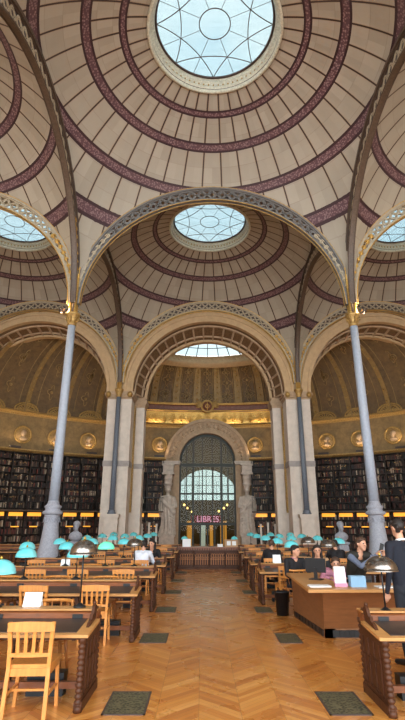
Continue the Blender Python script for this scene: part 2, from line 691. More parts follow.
mat_curb = mat('oculus_curb', srgb(206, 206, 188), 0.5, var=0.25, scale=16, bump=0.3)
dome0.location = (0, D1 - HB, Z0)
oculus(dome0)
for cx_, cy_ in ((0, D1 + HB), (-BAY, D1 + HB), (BAY, D1 + HB), (-BAY, D1 - HB), (BAY, D1 - HB), (0, D1 - HB - BAY), (-BAY, D1 - HB - BAY), (BAY, D1 - HB - BAY)):
    dup(dome0, (cx_, cy_, Z0))


# ------------------------------------------------------------ iron arches
def arch_parts(kind):
    """one iron arch in local XZ plane, origin at the springing centre"""
    mats = {'blue': (M['iron_blue'], M['iron_blue'], M['gold_dull']), 'pale': (M['iron'], M['iron'], M['gold']), 'wall': (M['iron'], M['iron'], M['gold']),
            'brown': (M['iron_brown'], M['iron'], M['iron_brown'])}[kind]
    ri, ro = 4.72, 5.25
    amax = math.degrees(math.acos(5.15 / ro))
    root = thing('iron_arch', 'x', 'arch')
    fi = lambda a: ri + .30 * abs(math.cos(R(a))) ** 3      # the web is deep at the crown and closes on the column

    def ring(b, off0, off1, yy, inner, n=72):
        a_, b_ = (0, 180) if inner else (amax, 180 - amax)
        vs = []
        for k in range(n + 1):
            a = a_ + (b_ - a_) * k / n
            rr = fi(a) if inner else ro
            for r, y in ((rr + off0, -yy), (rr + off1, -yy), (rr + off1, yy), (rr + off0, yy)):
                vs.append((r * math.cos(R(a)), y, r * math.sin(R(a))))
        b.add(vs, [(k * 4 + j, k * 4 + (j + 1) % 4, k * 4 + 4 + (j + 1) % 4, k * 4 + 4 + j) for k in range(n) for j in range(4)])
    fl = MB()
    ring(fl, -.03, .03, .09, True)
    ring(fl, -.04, .03, .11, False)
    ring(fl, .03, .07, .05, True)
    ring(fl, -.08, -.04, .05, False)
    fl.build('flange', mats[0], root)
    g = MB()
    for rr in (ri - 0.045, ro + 0.045):
        a_ = 0 if rr < 5.1 else amax
        inn = rr < 5.1
        for yy in (-0.10, 0.10):
            pts = [((fi(a) - .045 if inn else rr) * math.cos(R(a)), yy, (fi(a) - .045 if inn else rr) * math.sin(R(a))) for a in np.linspace(a_, 180 - a_, 80)]
            g.tube(pts, 0.022, 5)
    g.build('gilded_moulding', mats[2], root)
    lt = MB()
    n = 38
    P = lambda r, a: (r * math.cos(R(a)), r * math.sin(R(a)))
    for k in range(n):
        a0 = 180.0 * k / n
        a1 = 180.0 * (k + 1) / n
        am = (a0 + a1) / 2
        if min(a0, 180 - a1) < 6:
            continue
        for (ra, aa), (rb, ab) in (((fi(a0) + .06, a0), (ro - .06, a1)), ((ro - .06, a0), (fi(a1) + .06, a1))):
            p, q = P(ra, aa), P(rb, ab)
            lt.bar((p[0], 0, p[1]), (q[0], 0, q[1]), 0.055, 0.07, (0, 1, 0))
        cx_, cz_ = P((fi(a0) + ro) / 2, a0)
        q_ = .30 * (ro - fi(a0)) / .53 * .62
        lt.tube([(cx_ + q_ * .55 * math.cos(t), 0, cz_ + q_ * .55 * math.sin(t)) for t in np.linspace(0, 2 * PI, 10, endpoint=False)], 0.026, 4, closed=True)
    lt.build('lattice', mats[1], root)
    if kind in ('wall', 'brown'):
        MB().arcring(ri + .30, ro - .03, -0.012, 0.012, 0, 40, n=20).arcring(ri + .30, ro - .03, -0.012, 0.012, 140, 180, n=20).arcring(ri + .12, ro - .03, -0.012, 0.012, 40, 140, n=40).build('dark_gap_backing', M['iron_dark'], root)  # dark sheet added within the lattice to darken its gaps
    # scrollwork where the arch gathers on the column
    for sg in (-1, 1):
        s_ = MB()
        for i in range(10):
            a = 5 + i * 3.4
            xin = fi(a) + .05
            rr = max(.05, (ro - .05 - xin) / 2 * .8)
            xc, zc = (xin + ro - .05) / 2 * math.cos(R(a)), (xin + ro - .05) / 2 * math.sin(R(a))
            s_.tube([(sg * (xc + rr * (1 - t * .1) * math.cos(t)), -.06, zc + rr * (1 - t * .1) * math.sin(t)) for t in np.linspace(0, 7, 20)], 0.028, 5)
            s_.sphere((sg * xc, -.06, zc), 0.05, 0.05, 0.05, 8, 6)
        s_.tube([(sg * (fi(a) + ro) / 2 * math.cos(R(a)), -.05, (fi(a) + ro) / 2 * math.sin(R(a))) for a in np.linspace(4, 37, 12)], .03, 5)
        s_.build('scrollwork', M['gold'] if kind != 'blue' else M['iron'], root)
    return root


cnt = [0]


def place_arch(proto, used, loc, rz, label, group=None):
    if not used:
        proto.location = loc
        proto.rotation_euler = (0, 0, rz)
        proto['label'] = label
        if group:
            proto['group'] = group
        used.append(1)
        return proto
    return dup(proto, loc, rz, label, group)


pb, pp, pw, pq = arch_parts('blue'), arch_parts('pale'), arch_parts('brown'), arch_parts('wall')
ub, up_, uw, uq = [], [], [], []
place_arch(pb, ub, (0, D1, Z0), 0, 'wide blue-grey lattice iron arch crossing the nave between the two tall columns')
place_arch(pq, uq, (0, D2, Z0), 0, 'pale lattice iron arch framing the stone arch before the central doorway')
for sg, nm in ((-1, 'left'), (1, 'right')):
    place_arch(pp, up_, (sg * BAY, D1, Z0), 0, f'pale lattice iron arch with gilding springing outward from the {nm} tall column')
    place_arch(pq, uq, (sg * BAY, D2, Z0), 0, f'lattice iron arch above the stone arch of the {nm} book bay')
    place_arch(pw, uw, (sg * HB, D1 - HB, Z0), PI / 2, f'dark brown iron rib sweeping overhead from the {nm} tall column towards the viewer')
    place_arch(pw, uw, (sg * HB, D1 + HB, Z0), PI / 2, f'brown iron rib from the {nm} tall column back to the {nm} stone pier')


# ------------------------------------------------------------ tall columns
def tall_column():
    root = thing('iron_column', 'left', 'column')
    b = MB()
    b.lathe([(.62, 0), (.62, .10), (.56, .14), (.56, .30), (.50, .36), (.47, .44), (.50, .50), (.46, .56), (.41, .64), (.36, .80), (.305, 1.05), (.265, 1.35), (.238, 1.65), (.228, 1.92), (.245, 1.98), (.22, 2.02)], n=16)
    auto(b.build('pedestal', M['column_base'], root), 25)
    b = MB()
    b.lathe([(.22, 2.0), (.30, 2.03), (.32, 2.07), (.30, 2.11), (.24, 2.14), (.23, 2.19), (.265, 2.23), (.265, 2.28), (.21, 2.31), (.185, 2.36), (.165, 2.44)], n=28)
    b.build('collar', M['column_base'], root)
    g = MB()
    for k in range(8):
        a0 = 2 * PI * k / 8
        g.tube([((.238 + .02 * math.sin(PI * t)) * math.cos(a0 + t * PI / 4), (.238 + .02 * math.sin(PI * t)) * math.sin(a0 + t * PI / 4), 1.93 - .15 * math.sin(PI * t)) for t in np.linspace(0, 1, 9)], .014, 5)
    g.build('garland', M['column_base'], root)
    b = MB()
    b.lathe([(.165, 2.42), (.158, 4.0), (.15, 6.0), (.138, 8.62)], n=28)
    b.build('shaft', M['column'], root)
    b = MB()
    b.lathe([(.138, 8.60), (.17, 8.63), (.165, 8.68), (.14, 8.70), (.15, 8.78), (.20, 8.90), (.25, 9.0), (.27, 9.02), (.27, 9.08), (.2, 9.1)], n=20)
    for k in range(8):
        a = 2 * PI * k / 8
        b.tube([(.15 * math.cos(a), .15 * math.sin(a), 8.72), (.20 * math.cos(a), .20 * math.sin(a), 8.84), (.27 * math.cos(a), .27 * math.sin(a), 8.92), (.25 * math.cos(a), .25 * math.sin(a), 8.86)], .025, 5)
    b.build('capital', M['gold_dull'], root)
    for k in range(4):
        a = PI / 4 + k * PI / 2
        x, y = .13 * math.cos(a), .13 * math.sin(a)
        g = MB()
        g.lathe([(.07, 9.08), (.07, 9.14), (.048, 9.18), (.046, 10.9), (.07, 10.95), (.07, 11.0), (.046, 11.03), (.044, 12.0)], (x, y, 0), 10)
        g.build('gilded_colonnette', M['gold'], root)
    g = MB()
    g.lathe([(.10, 9.08), (.10, 13.0)], n=10)
    g.build('core', M['iron_brown'], root)
    return root


c0 = tall_column()
c0.location = (-HB, D1, 0)
c0['label'] = 'tall slender blue-grey iron column on a flared pedestal, left of the aisle'
dup(c0, (HB, D1, 0), 0, 'tall slender blue-grey iron column on a flared pedestal, right of the aisle behind the men')


# uplights clamped above the capitals, warming the side vaults
for sg, nm in ((-1, 'left'), (1, 'right')):
    for yy, wh, pw_ in ((D1 - .05, 'tall column', 210),):
        r_ = thing('capital_uplight', f'small warm uplight clamped above the capital of the {nm} {wh}', 'lamp', (sg * (HB + .42), yy, 9.12))
        b = MB()
        b.lathe([(.05, 0), (.09, .05), (.11, .14), (.10, .14), (.05, .04), (.05, 0)], n=14)
        b.build('housing', M['iron_dark'], r_)
        b = MB()
        b.bar((0, 0, .03), (-sg * .3, .0, .0), .03, .03)
        b.build('bracket', M['iron_dark'], r_)
        ld = bpy.data.lights.new('uplight', 'POINT')
        ld.energy = pw_
        ld.color = (1.0, .74, .42)
        ld.shadow_soft_size = .08
        lo_ = bpy.data.objects.new('uplight', ld)
        col.objects.link(lo_)
        lo_.parent = r_
        lo_.location = (0, 0, .22)


# ------------------------------------------------------------ stone arches, piers and walls at the far side of the hall
ZS = 9.0


def wall_bay(cx_, rin):
    b = MB()
    # spandrel wall: opening of radius 4.5 cut in a plate
    n = 60
    vs, fs = [], []
    for k in range(n + 1):
        a = PI * k / n
        xi, zi = 4.5 * math.cos(a), ZS + 4.5 * math.sin(a)
        ca, sa = math.cos(a), math.sin(a)
        t = min(HB / max(abs(ca), 1e-6), (16.2 - ZS) / max(sa, 1e-6))
        xo, zo = t * ca, ZS + t * sa
        for y in (D2 + 0.16, D2 + 0.9):
            vs += [(cx_ + xi, y, zi), (cx_ + xo, y, zo)]
    for k in range(n):
        o = 4 * k
        fs += [(o, o + 1, o + 5, o + 4), (o + 2, o + 6, o + 7, o + 3), (o, o + 4, o + 6, o + 2)]
    b.add(vs, fs)
    b.build('wall_back', M['stone_warm'], kind='structure')


for i in (-1, 0, 1):
    wall_bay(i * BAY, 3.85)


def stone_arch(cx_, rin, label):
    root = thing('stone_arch', label, 'arch', (cx_, 0, ZS))
    y0 = D2
    b = MB()
    b.arcring(4.5, 5.0, y0 + .06, y0 + .3, n=60)
    b.arcring(4.44, 4.62, y0 - .02, y0 + .3, n=60)
    b.arcring(4.84, 4.96, y0 + .0, y0 + .3, n=60)
    b.build('archivolt', M['stone_warm'], root)
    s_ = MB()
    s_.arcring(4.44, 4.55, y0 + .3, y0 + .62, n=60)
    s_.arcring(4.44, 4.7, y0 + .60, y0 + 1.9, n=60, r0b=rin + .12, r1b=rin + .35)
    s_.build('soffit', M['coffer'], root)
    rb = MB()
    n = 21
    for k in range(n + 1):
        a = 180.0 * k / n
        rb.arcring(4.34, 4.46, y0 + .62, y0 + 1.84, a - .7, a + .7, n=2, r0b=rin + .02, r1b=rin + .14)
    rb.arcring(4.36, 4.48, y0 + .58, y0 + .74, n=60)
    f = .72
    rm = 4.40 * (1 - f) + (rin + .08) * f
    rb.arcring(rm - .05, rm + .08, y0 + .60 + 1.3 * f - .05, y0 + .60 + 1.3 * f + .05, n=60)
    rb.build('coffer_rib', M['portal'], root)
    e = MB()
    e.arcring(rin, rin + .34, y0 + 1.86, y0 + 2.3, n=60)
    e.arcring(rin - .05, rin + .1, y0 + 1.80, y0 + 1.95, n=60)
    e.build('inner_moulding', M['stone_warm'], root)
    return root


stone_arch(0, 3.85, 'round stone arch with coffered soffit in the middle, leading to the doorway')
stone_arch(-BAY, 4.2, 'round stone arch with coffered soffit over the left book bay')
stone_arch(BAY, 4.2, 'round stone arch with coffered soffit over the right book bay')


def courses(b, x0, x1, y0, y1, z0, z1, h=.62, gap=.012):
    z = z0
    while z < z1 - .05:
        t = min(z + h, z1)
        b.box(x0, x1, y0, y1, z + gap, t)
        b.box(x0 + .012, x1 - .012, y0 + .012, y1 - .012, z - .001, z + gap + .001)
        z = t


def pier(sg, nm):
    root = thing('stone_pier', f'massive pale stone pier {nm} of the central archway with a slim column against it', 'pier', (sg * 5.18, D2, 0))
    b = MB()
    courses(b, -.70, .70, .12, 1.25, 0.5, 8.55)
    b.build('shaft', M['stone'], root)
    b = MB()
    b.box(-.74, .74, .08, 1.29, 4.72, 5.02)
    b.box(-.76, .76, .06, 1.3, 0, .5)
    b.build('band', M['stone_band'], root)
    b = MB()
    for o, z0, z1 in ((.04, 8.55, 8.63), (.10, 8.66, 8.78), (.16, 8.78, 8.90), (.10, 8.90, 9.0)):
        b.box(-.70 - o, .70 + o, .12 - o, 1.25 + o, z0, z1)
    b.box(-.7, .7, .12, 1.25, 8.6, 9.0)
    b.build('capital', M['portal'], root)
    b = MB()
    b.box(-.42, .42, -.45, .13, 0, .45)
    b.box(-.36, .36, -.40, .13, .45, 2.02)
    b.box(-.42, .42, -.45, .13, 2.02, 2.2)
    b.build('pedestal', M['stone'], root)
    # recessed back pier and gilded strip beside the opening
    inn = -sg
    b = MB()
    x0, x1 = sorted((inn * .42, inn * 1.30))
    courses(b, x0, x1, 1.45, 2.35, 0.5, 8.35)
    b.box(x0 - .03, x1 + .03, 1.42, 2.38, 0, .5)
    b.build('rear_shaft', M['stone'], root)
    b = MB()
    b.box(x0 - .04, x1 + .04, 1.41, 2.39, 4.72, 5.0)
    b.build('rear_band', M['stone_band'], root)
    b = MB()
    for o, z0, z1 in ((.04, 8.35, 8.5), (.10, 8.5, 8.62), (.14, 8.62, 8.8), (.04, 8.8, 9.0)):
        b.box(x0 - o, x1 + o, 1.45 - o, 2.35 + o, z0, z1)
    b.build('rear_capital', M['portal'], root)
    b = MB()
    xs = inn * .74
    b.box(xs - .05, xs + .05, 1.24, 1.44, 2.3, 8.4)
    b.tube([(xs + inn * .05, 1.22, 2.4), (xs + inn * .05, 1.22, 8.3)], .035, 6)
    b.build('gilded_strip', M['gold_dull'], root)
    b = MB()
    x0, x1 = sorted((-inn * .42, -inn * .95))
    b.box(x0, x1, 1.45, 2.35, 0, 9.0)
    b.build('outer_shaft', M['stone'], root)
    return root


for sg, nm in ((-1, 'left'), (1, 'right')):
    pier(sg, nm)
    r_ = thing('engaged_column', f'slim slate-grey iron column standing against the {nm} stone pier', 'column', (sg * HB, D2 - .15, 0))
    b = MB()
    b.lathe([(.24, 2.21), (.24, 2.26), (.18, 2.30), (.20, 2.36), (.15, 2.42)], n=18)
    b.build('base', M['column_slim'], r_)
    b = MB()
    b.lathe([(.148, 2.41), (.142, 5), (.125, 8.6)], n=20)
    b.build('shaft', M['column_slim'], r_)
    b = MB()
    b.lathe([(.125, 8.60), (.16, 8.63), (.13, 8.68), (.15, 8.78), (.22, 8.95), (.25, 9.0), (.25, 9.08), (.18, 9.1)], n=18)
    for sx in (-.62, 0, .62):
        b.lathe([(.05, 8.62), (.13, 8.7), (.16, 8.8), (.13, 8.9), (.05, 8.97)], (sx, .1, 0), 10)
    b.build('capital', M['gold_dull'], r_)
    b = MB()
    for k in range(3):
        b.lathe([(.06, 9.08), (.045, 9.15), (.045, 12.6)], ((k - 1) * .09, -.02, 0), 8)
    b.build('gilded_colonnette', M['gold'], r_)

# outer half piers at the corners of the hall
for sg, nm in ((-1, 'left'), (1, 'right')):
    MB().box(sg * 14.9, sg * 16, D2 + .1, D2 + 1.9, 0, 9.0).build('wall_back', M['stone'], kind='structure')
    MB().box(sg * 15.65, sg * 16, -5, D2 + .2, 0, 16).build('wall_' + nm, M['stone_warm'], kind='structure')


# ------------------------------------------------------------ the apse
AC, AR = 15.8, 18.7


def aw(phi, z, dr=0.0):
    """point on the apse wall; phi in degrees from the axis, dr moves towards the hall"""
    return Vector(((AR - dr) * math.sin(R(phi)), AC + (AR - dr) * math.cos(R(phi)), z))


def wall_sheet(name, phis, zs, m, dr=0.0):
    b = MB()
    vs = [aw(p, z, dr) for p in phis for z in zs]
    n = len(zs)
    fs = [(i * n + j, (i + 1) * n + j, (i + 1) * n + j + 1, i * n + j + 1) for i in range(len(phis) - 1) for j in range(n - 1)]
    b.add(vs, fs, 0, True)
    return b.build(name, m, kind='structure')


def wall_mould(b, p0, p1, prof, n=60, mi=0):
    """sweep a closed profile (dr, z) along the wall arc"""
    ph = np.linspace(p0, p1, n + 1)
    k = len(prof)
    vs = [aw(p, z, d) for p in ph for d, z in prof]
    fs = []
    for i in range(n):
        for j in range(k):
            j2 = (j + 1) % k
            fs.append((i * k + j, i * k + j2, (i + 1) * k + j2, (i + 1) * k + j))
    fs.append(tuple(range(k)))
    fs.append(tuple(n * k + j for j in range(k)))
    b.add(vs, fs, mi, False)


PM = 56.3
DOORP = 6.2
wall_sheet('wall_back', np.linspace(DOORP, PM, 60), [0, 3, 6, 8.6, 9.3], M['apse_wall'])
wall_sheet('wall_back', np.linspace(-PM, -DOORP, 60), [0, 3, 6, 8.6, 9.3], M['apse_wall'])
b = MB()
vs = []
n = 24
for k in range(n + 1):
    a = PI * k / n
    xi, zi = 2.0 * math.cos(a), 5.95 + 2.0 * math.sin(a)
    t = min(2.05 / max(abs(math.cos(a)), 1e-6), 3.4 / max(math.sin(a), 1e-6))
    vs += [(xi, 34.45, zi), (t * math.cos(a), 34.45, 5.95 + t * math.sin(a))]
b.add(vs, [(2 * k, 2 * k + 1, 2 * k + 3, 2 * k + 2) for k in range(n)])
b.build('wall_back', M['apse_wall'], kind='structure')

b = MB()
wall_mould(b, -PM, PM, [(0, 8.42), (.12, 8.42), (.14, 8.50), (.24, 8.54), (.28, 8.62), (.18, 8.66), (.12, 8.74), (0, 8.74)], 90)
for s0, s1 in ((-PM, -9.5), (9.5, PM)):
    wall_mould(b, s0, s1, [(0, 5.98), (.60, 5.98), (.64, 6.03), (.72, 6.08), (.72, 6.16), (0, 6.22)], 60)
b.build('trim_cornice', M['gold_dull'], kind='structure')

# vault of the apse: meridians from the wall up to the ring of the skylight
OY, ORR, OZ = D2, 6.5, 12.9


def vault(theta, t, dr=0.0):
    s_, c_ = math.sin(theta), math.cos(theta)
    # distance from (0,OY) to the wall circle along the direction
    B = (OY - AC) * c_
    wdist = -B + math.sqrt(max(B * B - ((OY - AC) ** 2 - AR * AR), 0))
    r = wdist + (ORR - wdist) * (1 - math.cos(t * PI / 2))
    z = 8.6 + (OZ - 8.6) * math.sin(t * PI / 2) + 2.6 * s_ * s_ * math.sin(PI * t) ** .8 * (.35 + .65 * t)
    r -= dr
    return Vector((r * s_, OY + .3 + (r - 0) * c_ - .3, z))


b = MB()
NT_, NV = 90, 22
vs = [vault(R(-89.5) + R(179) * i / NT_, j / NV) for i in range(NT_ + 1) for j in range(NV + 1)]
fs = [(i * (NV + 1) + j, (i + 1) * (NV + 1) + j, (i + 1) * (NV + 1) + j + 1, i * (NV + 1) + j + 1) for i in range(NT_) for j in range(NV)]
b.add(vs, fs, 0, True)
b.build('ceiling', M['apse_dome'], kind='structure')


def vault_n(th, t):
    e = 1e-3
    a = vault(th + e, t) - vault(th - e, t)
    c = vault(th, min(t + e, 1)) - vault(th, max(t - e, 0))
    nn = a.cross(c).normalized()
    inward = Vector((0, OY, 9)) - vault(th, t)
    return nn if nn.dot(inward) > 0 else -nn


STEP = 11.0
ribs = MB()
ros = MB()
orn = MB()
thetas = [R(STEP * (k + .5)) for k in range(-8, 8)]
for th in thetas:
    for j in range(24):
        t0, t1 = j / 24, (j + 1) / 24
        def strip(t):
            wd = .30 - .12 * t
            p = vault(th, t)
            nn = vault_n(th, t)
            tan = Vector((math.cos(th), -math.sin(th), 0))
            return [p + tan * wd + nn * -.02, p + tan * wd + nn * .07, p - tan * wd + nn * .07, p - tan * wd - nn * .02]
        a, c = strip(t0), strip(t1)
        ribs.add(a + c, [(0, 1, 5, 4), (1, 2, 6, 5), (2, 3, 7, 6)])
    for j in range(1, 13):
        t = j / 13
        p = vault(th, t) + vault_n(th, t) * .09
        ros.sphere(p, .085, .085, .085, 7, 5)
for k in range(-8, 9):
    th = R(STEP * k)
    for t, s_ in ((.16, .42), (.34, .50), (.34, .28), (.52, .36), (.70, .28), (.85, .18)):
        p = vault(th, t)
        nn = vault_n(th, t)
        tan = Vector((math.cos(th), -math.sin(th), 0))
        upv = nn.cross(tan).normalized()
        orn.tube([p + nn * .05 + tan * s_ * math.cos(a) * (.75 + .25 * math.cos(4 * a)) + upv * s_ * 1.25 * math.sin(a) * (.75 + .25 * math.cos(4 * a)) for a in np.linspace(0, 2 * PI, 24, endpoint=False)], .032, 4, closed=True)
        orn.sphere(p + nn * .03, .12, .12, .12, 7, 5)
    for sg in (-1, 1):
        pts = []
        for t in np.linspace(.05, .93, 16):
            th2 = th + sg * R(STEP / 2) * (.58)
            pts.append(vault(th2, t) + vault_n(th2, t) * .03)
        orn.tube(pts, .03, 4)
ribs.build('trim_vault_rib', M['apse_rib'], kind='structure')
ros.build('trim_rosette', M['gold_dull'], kind='structure')
orn.build('trim_relief', M['apse_rib'], kind='structure')

# ring cornice and skylight of the apse
b = MB()
for prof in ([(6.72, 12.35), (6.46, 12.35), (6.38, 12.45), (6.30, 12.48), (6.22, 12.60), (6.22, 12.66), (6.36, 12.7), (6.36, 12.98), (6.26, 13.02), (6.26, 13.1), (6.72, 13.1)],):
    b.lathe(prof, (0, OY, 0), 60, a0=2, a1=178)
for k in range(60):
    a = R(3 + 174 * k / 59)
    b.box(-.05, .05, -.05, .05, 12.74, 12.95, mtx=Matrix.Translation((6.33 * math.cos(a), OY + 6.33 * math.sin(a), 0)) @ Matrix.Rotation(a, 4, 'Z'))
b.build('trim_cornice', M['stone_warm'], loc=(0, 0, .3), kind='structure')
fr = MB()
for k in range(25):
    a = PI * k / 24
    fr.bar((1.0 * math.cos(a), OY + 1.0 * math.sin(a), 14.6), (6.3 * math.cos(a), OY + 6.3 * math.sin(a), 13.1), .05, .06)
for rr in (6.3, 5.3, 4.2, 3.0):
    z = 13.1 + (6.3 - rr) / 5.3 * 1.5
    fr.tube([(rr * math.cos(a), OY + rr * math.sin(a), z) for a in np.linspace(0, PI, 40)], .03, 5)
w_ = fr.build('window_2', M['iron_dark'], loc=(0, 0, .3), kind='structure')
g = MB()
g.lathe([(6.3, 13.14), (.9, 14.66)], (0, OY, 0), 40, a0=0, a1=180)
g.build('pane', M['sky_glass'], w_, kind='structure')

# frieze over the portal
b = MB()
wall_mould(b, -17, 17, [(-.3, 9.62), (.42, 9.62), (.5, 9.68), (.44, 9.74), (.44, 10.02), (.52, 10.08), (.6, 10.16), (.5, 10.22), (-.3, 10.25)], 40)
b.build('trim_beam', M['marble_red'], kind='structure')
b = MB()
for z in (9.64, 10.12, 10.20):
    b.tube([aw(p, z, .55) for p in np.linspace(-17, 17, 40)], .035, 5)
b.build('trim_moulding', M['gold'], kind='structure')
relief = MB()
rr_ = random.Random(3)
wall_mould(relief, -17, 17, [(-.2, 8.72), (.24, 8.72), (.24, 9.62), (-.2, 9.62)], 40)
for i in range(17):
    p = -16 + i * 2
    c = aw(p, 9.15, .27)
    tan = Vector((math.cos(R(p)), -math.sin(R(p)), 0))
    up3 = Vector((0, 0, 1))
    for q in range(9):
        a = PI * (q / 8)
        relief.tube([c + Vector((0, 0, -.32)), c + tan * .22 * math.cos(a) + up3 * (-.1 + .22 * math.sin(a)), c + tan * .42 * math.cos(a) + up3 * (-.25 + .62 * math.sin(a))], [.03, .035, .015], 5)
    relief.sphere(c + up3 * -.3, .1, .08, .1, 8, 6)
relief.build('trim_gilded_frieze', M['gold'], kind='structure')

# wreath emblem
r_ = thing('wreath_emblem', 'gilded round wreath emblem with spread wings centred on the red beam', 'emblem', (0, 33.75, 9.95))
b = MB()
b.tube([(.42 * math.cos(a), 0, .42 * math.sin(a)) for a in np.linspace(0, 2 * PI, 32, endpoint=False)], .085, 8, closed=True)
b.build('wreath', M['gold_dull'], r_)
b = MB()
b.lathe([(.001, -.04), (.34, -.04), (.34, .04), (.001, .04)], n=20)
for i in range(len(b.v)):
    x, y, z = b.v[i]
    b.v[i] = (x, z, y)
b.build('disc', M['marble_red'], r_)
b = MB()
b.tube([(0, -.06, -.3), (0, -.06, .3)], .03, 6)
b.tube([(.14 * math.cos(a), -.06, .14 * math.sin(a)) for a in np.linspace(0, 2 * PI, 16, endpoint=False)], .025, 5, closed=True)
b.build('monogram', M['gold'], r_)
for sg in (-1, 1):
    b = MB()
    for q in range(6):
        a = R(-25 + q * 17)
        b.tube([(sg * .38, -.02, .05), (sg * (.38 + .2 * math.cos(a)), -.04, .05 + .25 * math.sin(a)), (sg * (.38 + .5 * math.cos(a)), 0, .1 + .45 * math.sin(a))], [.05, .06, .02], 6)
    b.build('wing', M['gold_dull'], r_)

# lamps standing on the bookcase cornice, throwing warm light up the apse wall and vault
for i, p in enumerate((-50, -42, -34, -26, -18, -11, 11, 18, 26, 34, 42, 50)):
    c = aw(p, 6.2, .60)
    r_ = thing('cornice_uplight', f'small uplight on the bookcase cornice, {ORD[abs(i - 6) if i > 5 else 5 - i]} from the portal on the {"left" if p < 0 else "right"}', 'lamp', c, R(-p))
    b = MB()
    b.box(-.35, .35, -.06, .06, 0, .04)
    b.box(-.35, .35, -.06, -.05, .04, .12)
    b.box(-.35, .35, .05, .06, .04, .12)
    b.build('housing', M['iron_dark'], r_)
    L = area_light('uplight', (0, 0, .06), .65, 24, (1.0, .72, .42), (PI - R(8), 0, 0), size_y=.09)
    L.parent = r_
for i, p in enumerate((-12, -6, 6, 12)):
    c = aw(p, 8.76, .36)
    L = area_light('frieze_light', c, .9, 5.5, (1.0, .74, .38), (PI, 0, R(-p)), size_y=.08)

# portrait medallions and lunettes over the shelves
MED = [-47, -40.2, -33.4, -26.6, -19.0, -10.8, 10.8, 19.0, 26.6, 33.4, 40.2, 47]


def medallion():
    r_ = thing('portrait_medallion', 'x', 'medallion')
    b = MB()
    for rr, t in ((.52, .07), (.40, .035)):
        b.tube([(rr * math.cos(a), -.05, rr * math.sin(a)) for a in np.linspace(0, 2 * PI, 32, endpoint=False)], t, 8, closed=True)
    b.build('ring', M['gold_dull'], r_)
    b = MB()
    b.lathe([(.001, .02), (.50, .02), (.50, .08), (.001, .08)], n=28)
    b.v = [(x, -z, y) for x, y, z in b.v]
    dsc = b.build('disc', M['apse_rib'], r_)
    b = MB()
    b.sphere((.0, -.12, .08), .15, .11, .2, 12, 9)
    b.sphere((-.13, -.14, .05), .05, .05, .05, 8, 6)
    b.tube([(.02, -.1, -.02), (.04, -.1, -.2)], [.09, .08], 10)
    b.sphere((.03, -.1, -.26), .26, .10, .12, 12, 8)
    b.sphere((.05, -.1, .14), .16, .11, .16, 10, 8)
    b.build('bust_relief', M['portal'], dsc)
    return r_


md = medallion()
side_of = lambda p: 'left' if p < 0 else 'right'
order = {47: 'farthest out', 40.2: 'second from the outer end', 33.4: 'third from the outer end', 26.6: 'fourth from the outer end', 19.0: 'next to the pier', 10.8: 'beside the portal arch'}
for i, p in enumerate(MED):
    c = aw(p, 7.15, .03)
    lab = f'gilt-ringed portrait medallion on the {side_of(p)} apse wall, {order[abs(p)]}'
    if i == 0:
        md.location = c
        md.rotation_euler = (0, 0, R(-p))
        md['label'] = lab
    else:
        dup(md, c, R(-p), lab)
    if abs(p) > 12:
        b = MB()
        for rr in (.78, .60):
            b.tube([(rr * math.cos(a), 0, rr * .62 * math.sin(a)) for a in np.linspace(0, PI, 16)], .055, 6)
        for q in range(1, 8):
            a = PI * q / 8
            b.bar((.1 * math.cos(a), 0, .06 * math.sin(a)), (.58 * math.cos(a), 0, .36 * math.sin(a)), .05, .06, (0, 1, 0))
        b.bar((-.8, 0, 0), (.8, 0, 0), .09, .1)
        o = b.build('shell_lunette', M['gold_dull'])
        o.location = aw(p, 8.76, .14)
        o.rotation_euler = (0, 0, R(-p))
        tag(o, f'gilt shell lunette on the cornice above the {side_of(p)} medallion {order[abs(p)]}', 'lunette')

# ------------------------------------------------------------ doorway portal
r_ = thing('portal_arch', 'carved grey-brown stone arch framing the tall glazed doorway', 'arch', (0, 34.4, 0))
b = MB()
b.arcring(2.02, 3.05, -.42, .08, c=(0, 5.95), n=60)
b.arcring(2.02, 2.22, -.55, -.40, c=(0, 5.95), n=60)
b.arcring(2.86, 3.08, -.55, -.40, c=(0, 5.95), n=60)
b.build('archivolt', M['portal'], r_)
b = MB()
for k in range(29):
    a = R(4 + 172 * k / 28)
    b.sphere((2.54 * math.cos(a), -.42, 5.95 + 2.54 * math.sin(a)), .13, .05, .13, 8, 6)
    a = R(1 + 178 * (k + .5) / 29)
    b.sphere((2.36 * math.cos(a), -.44, 5.95 + 2.36 * math.sin(a)), .05, .05, .05, 6, 4)
    b.sphere((2.74 * math.cos(a), -.44, 5.95 + 2.74 * math.sin(a)), .05, .05, .05, 6, 4)
b.build('rosette', M['portal'], r_)
for sg in (-1, 1):
    b = MB()
    x0, x1 = sorted((sg * 2.02, sg * 2.42))
    b.box(x0, x1, -.35, .08, 0, 5.75)
    x0, x1 = sorted((sg * 2.42, sg * 3.12))
    b.box(x0, x1, -.10, .08, 0, 5.75)
    b.build('jamb', M['portal'], r_)
    b = MB()
    x0, x1 = sorted((sg * 1.98, sg * 3.2))
    b.box(x0, x1, -.62, .08, 5.72, 5.82)
    b.box(x0 - .05, x1 + .05, -.68, .08, 5.82, 5.95)
    b.build('impost', M['statue'], r_)


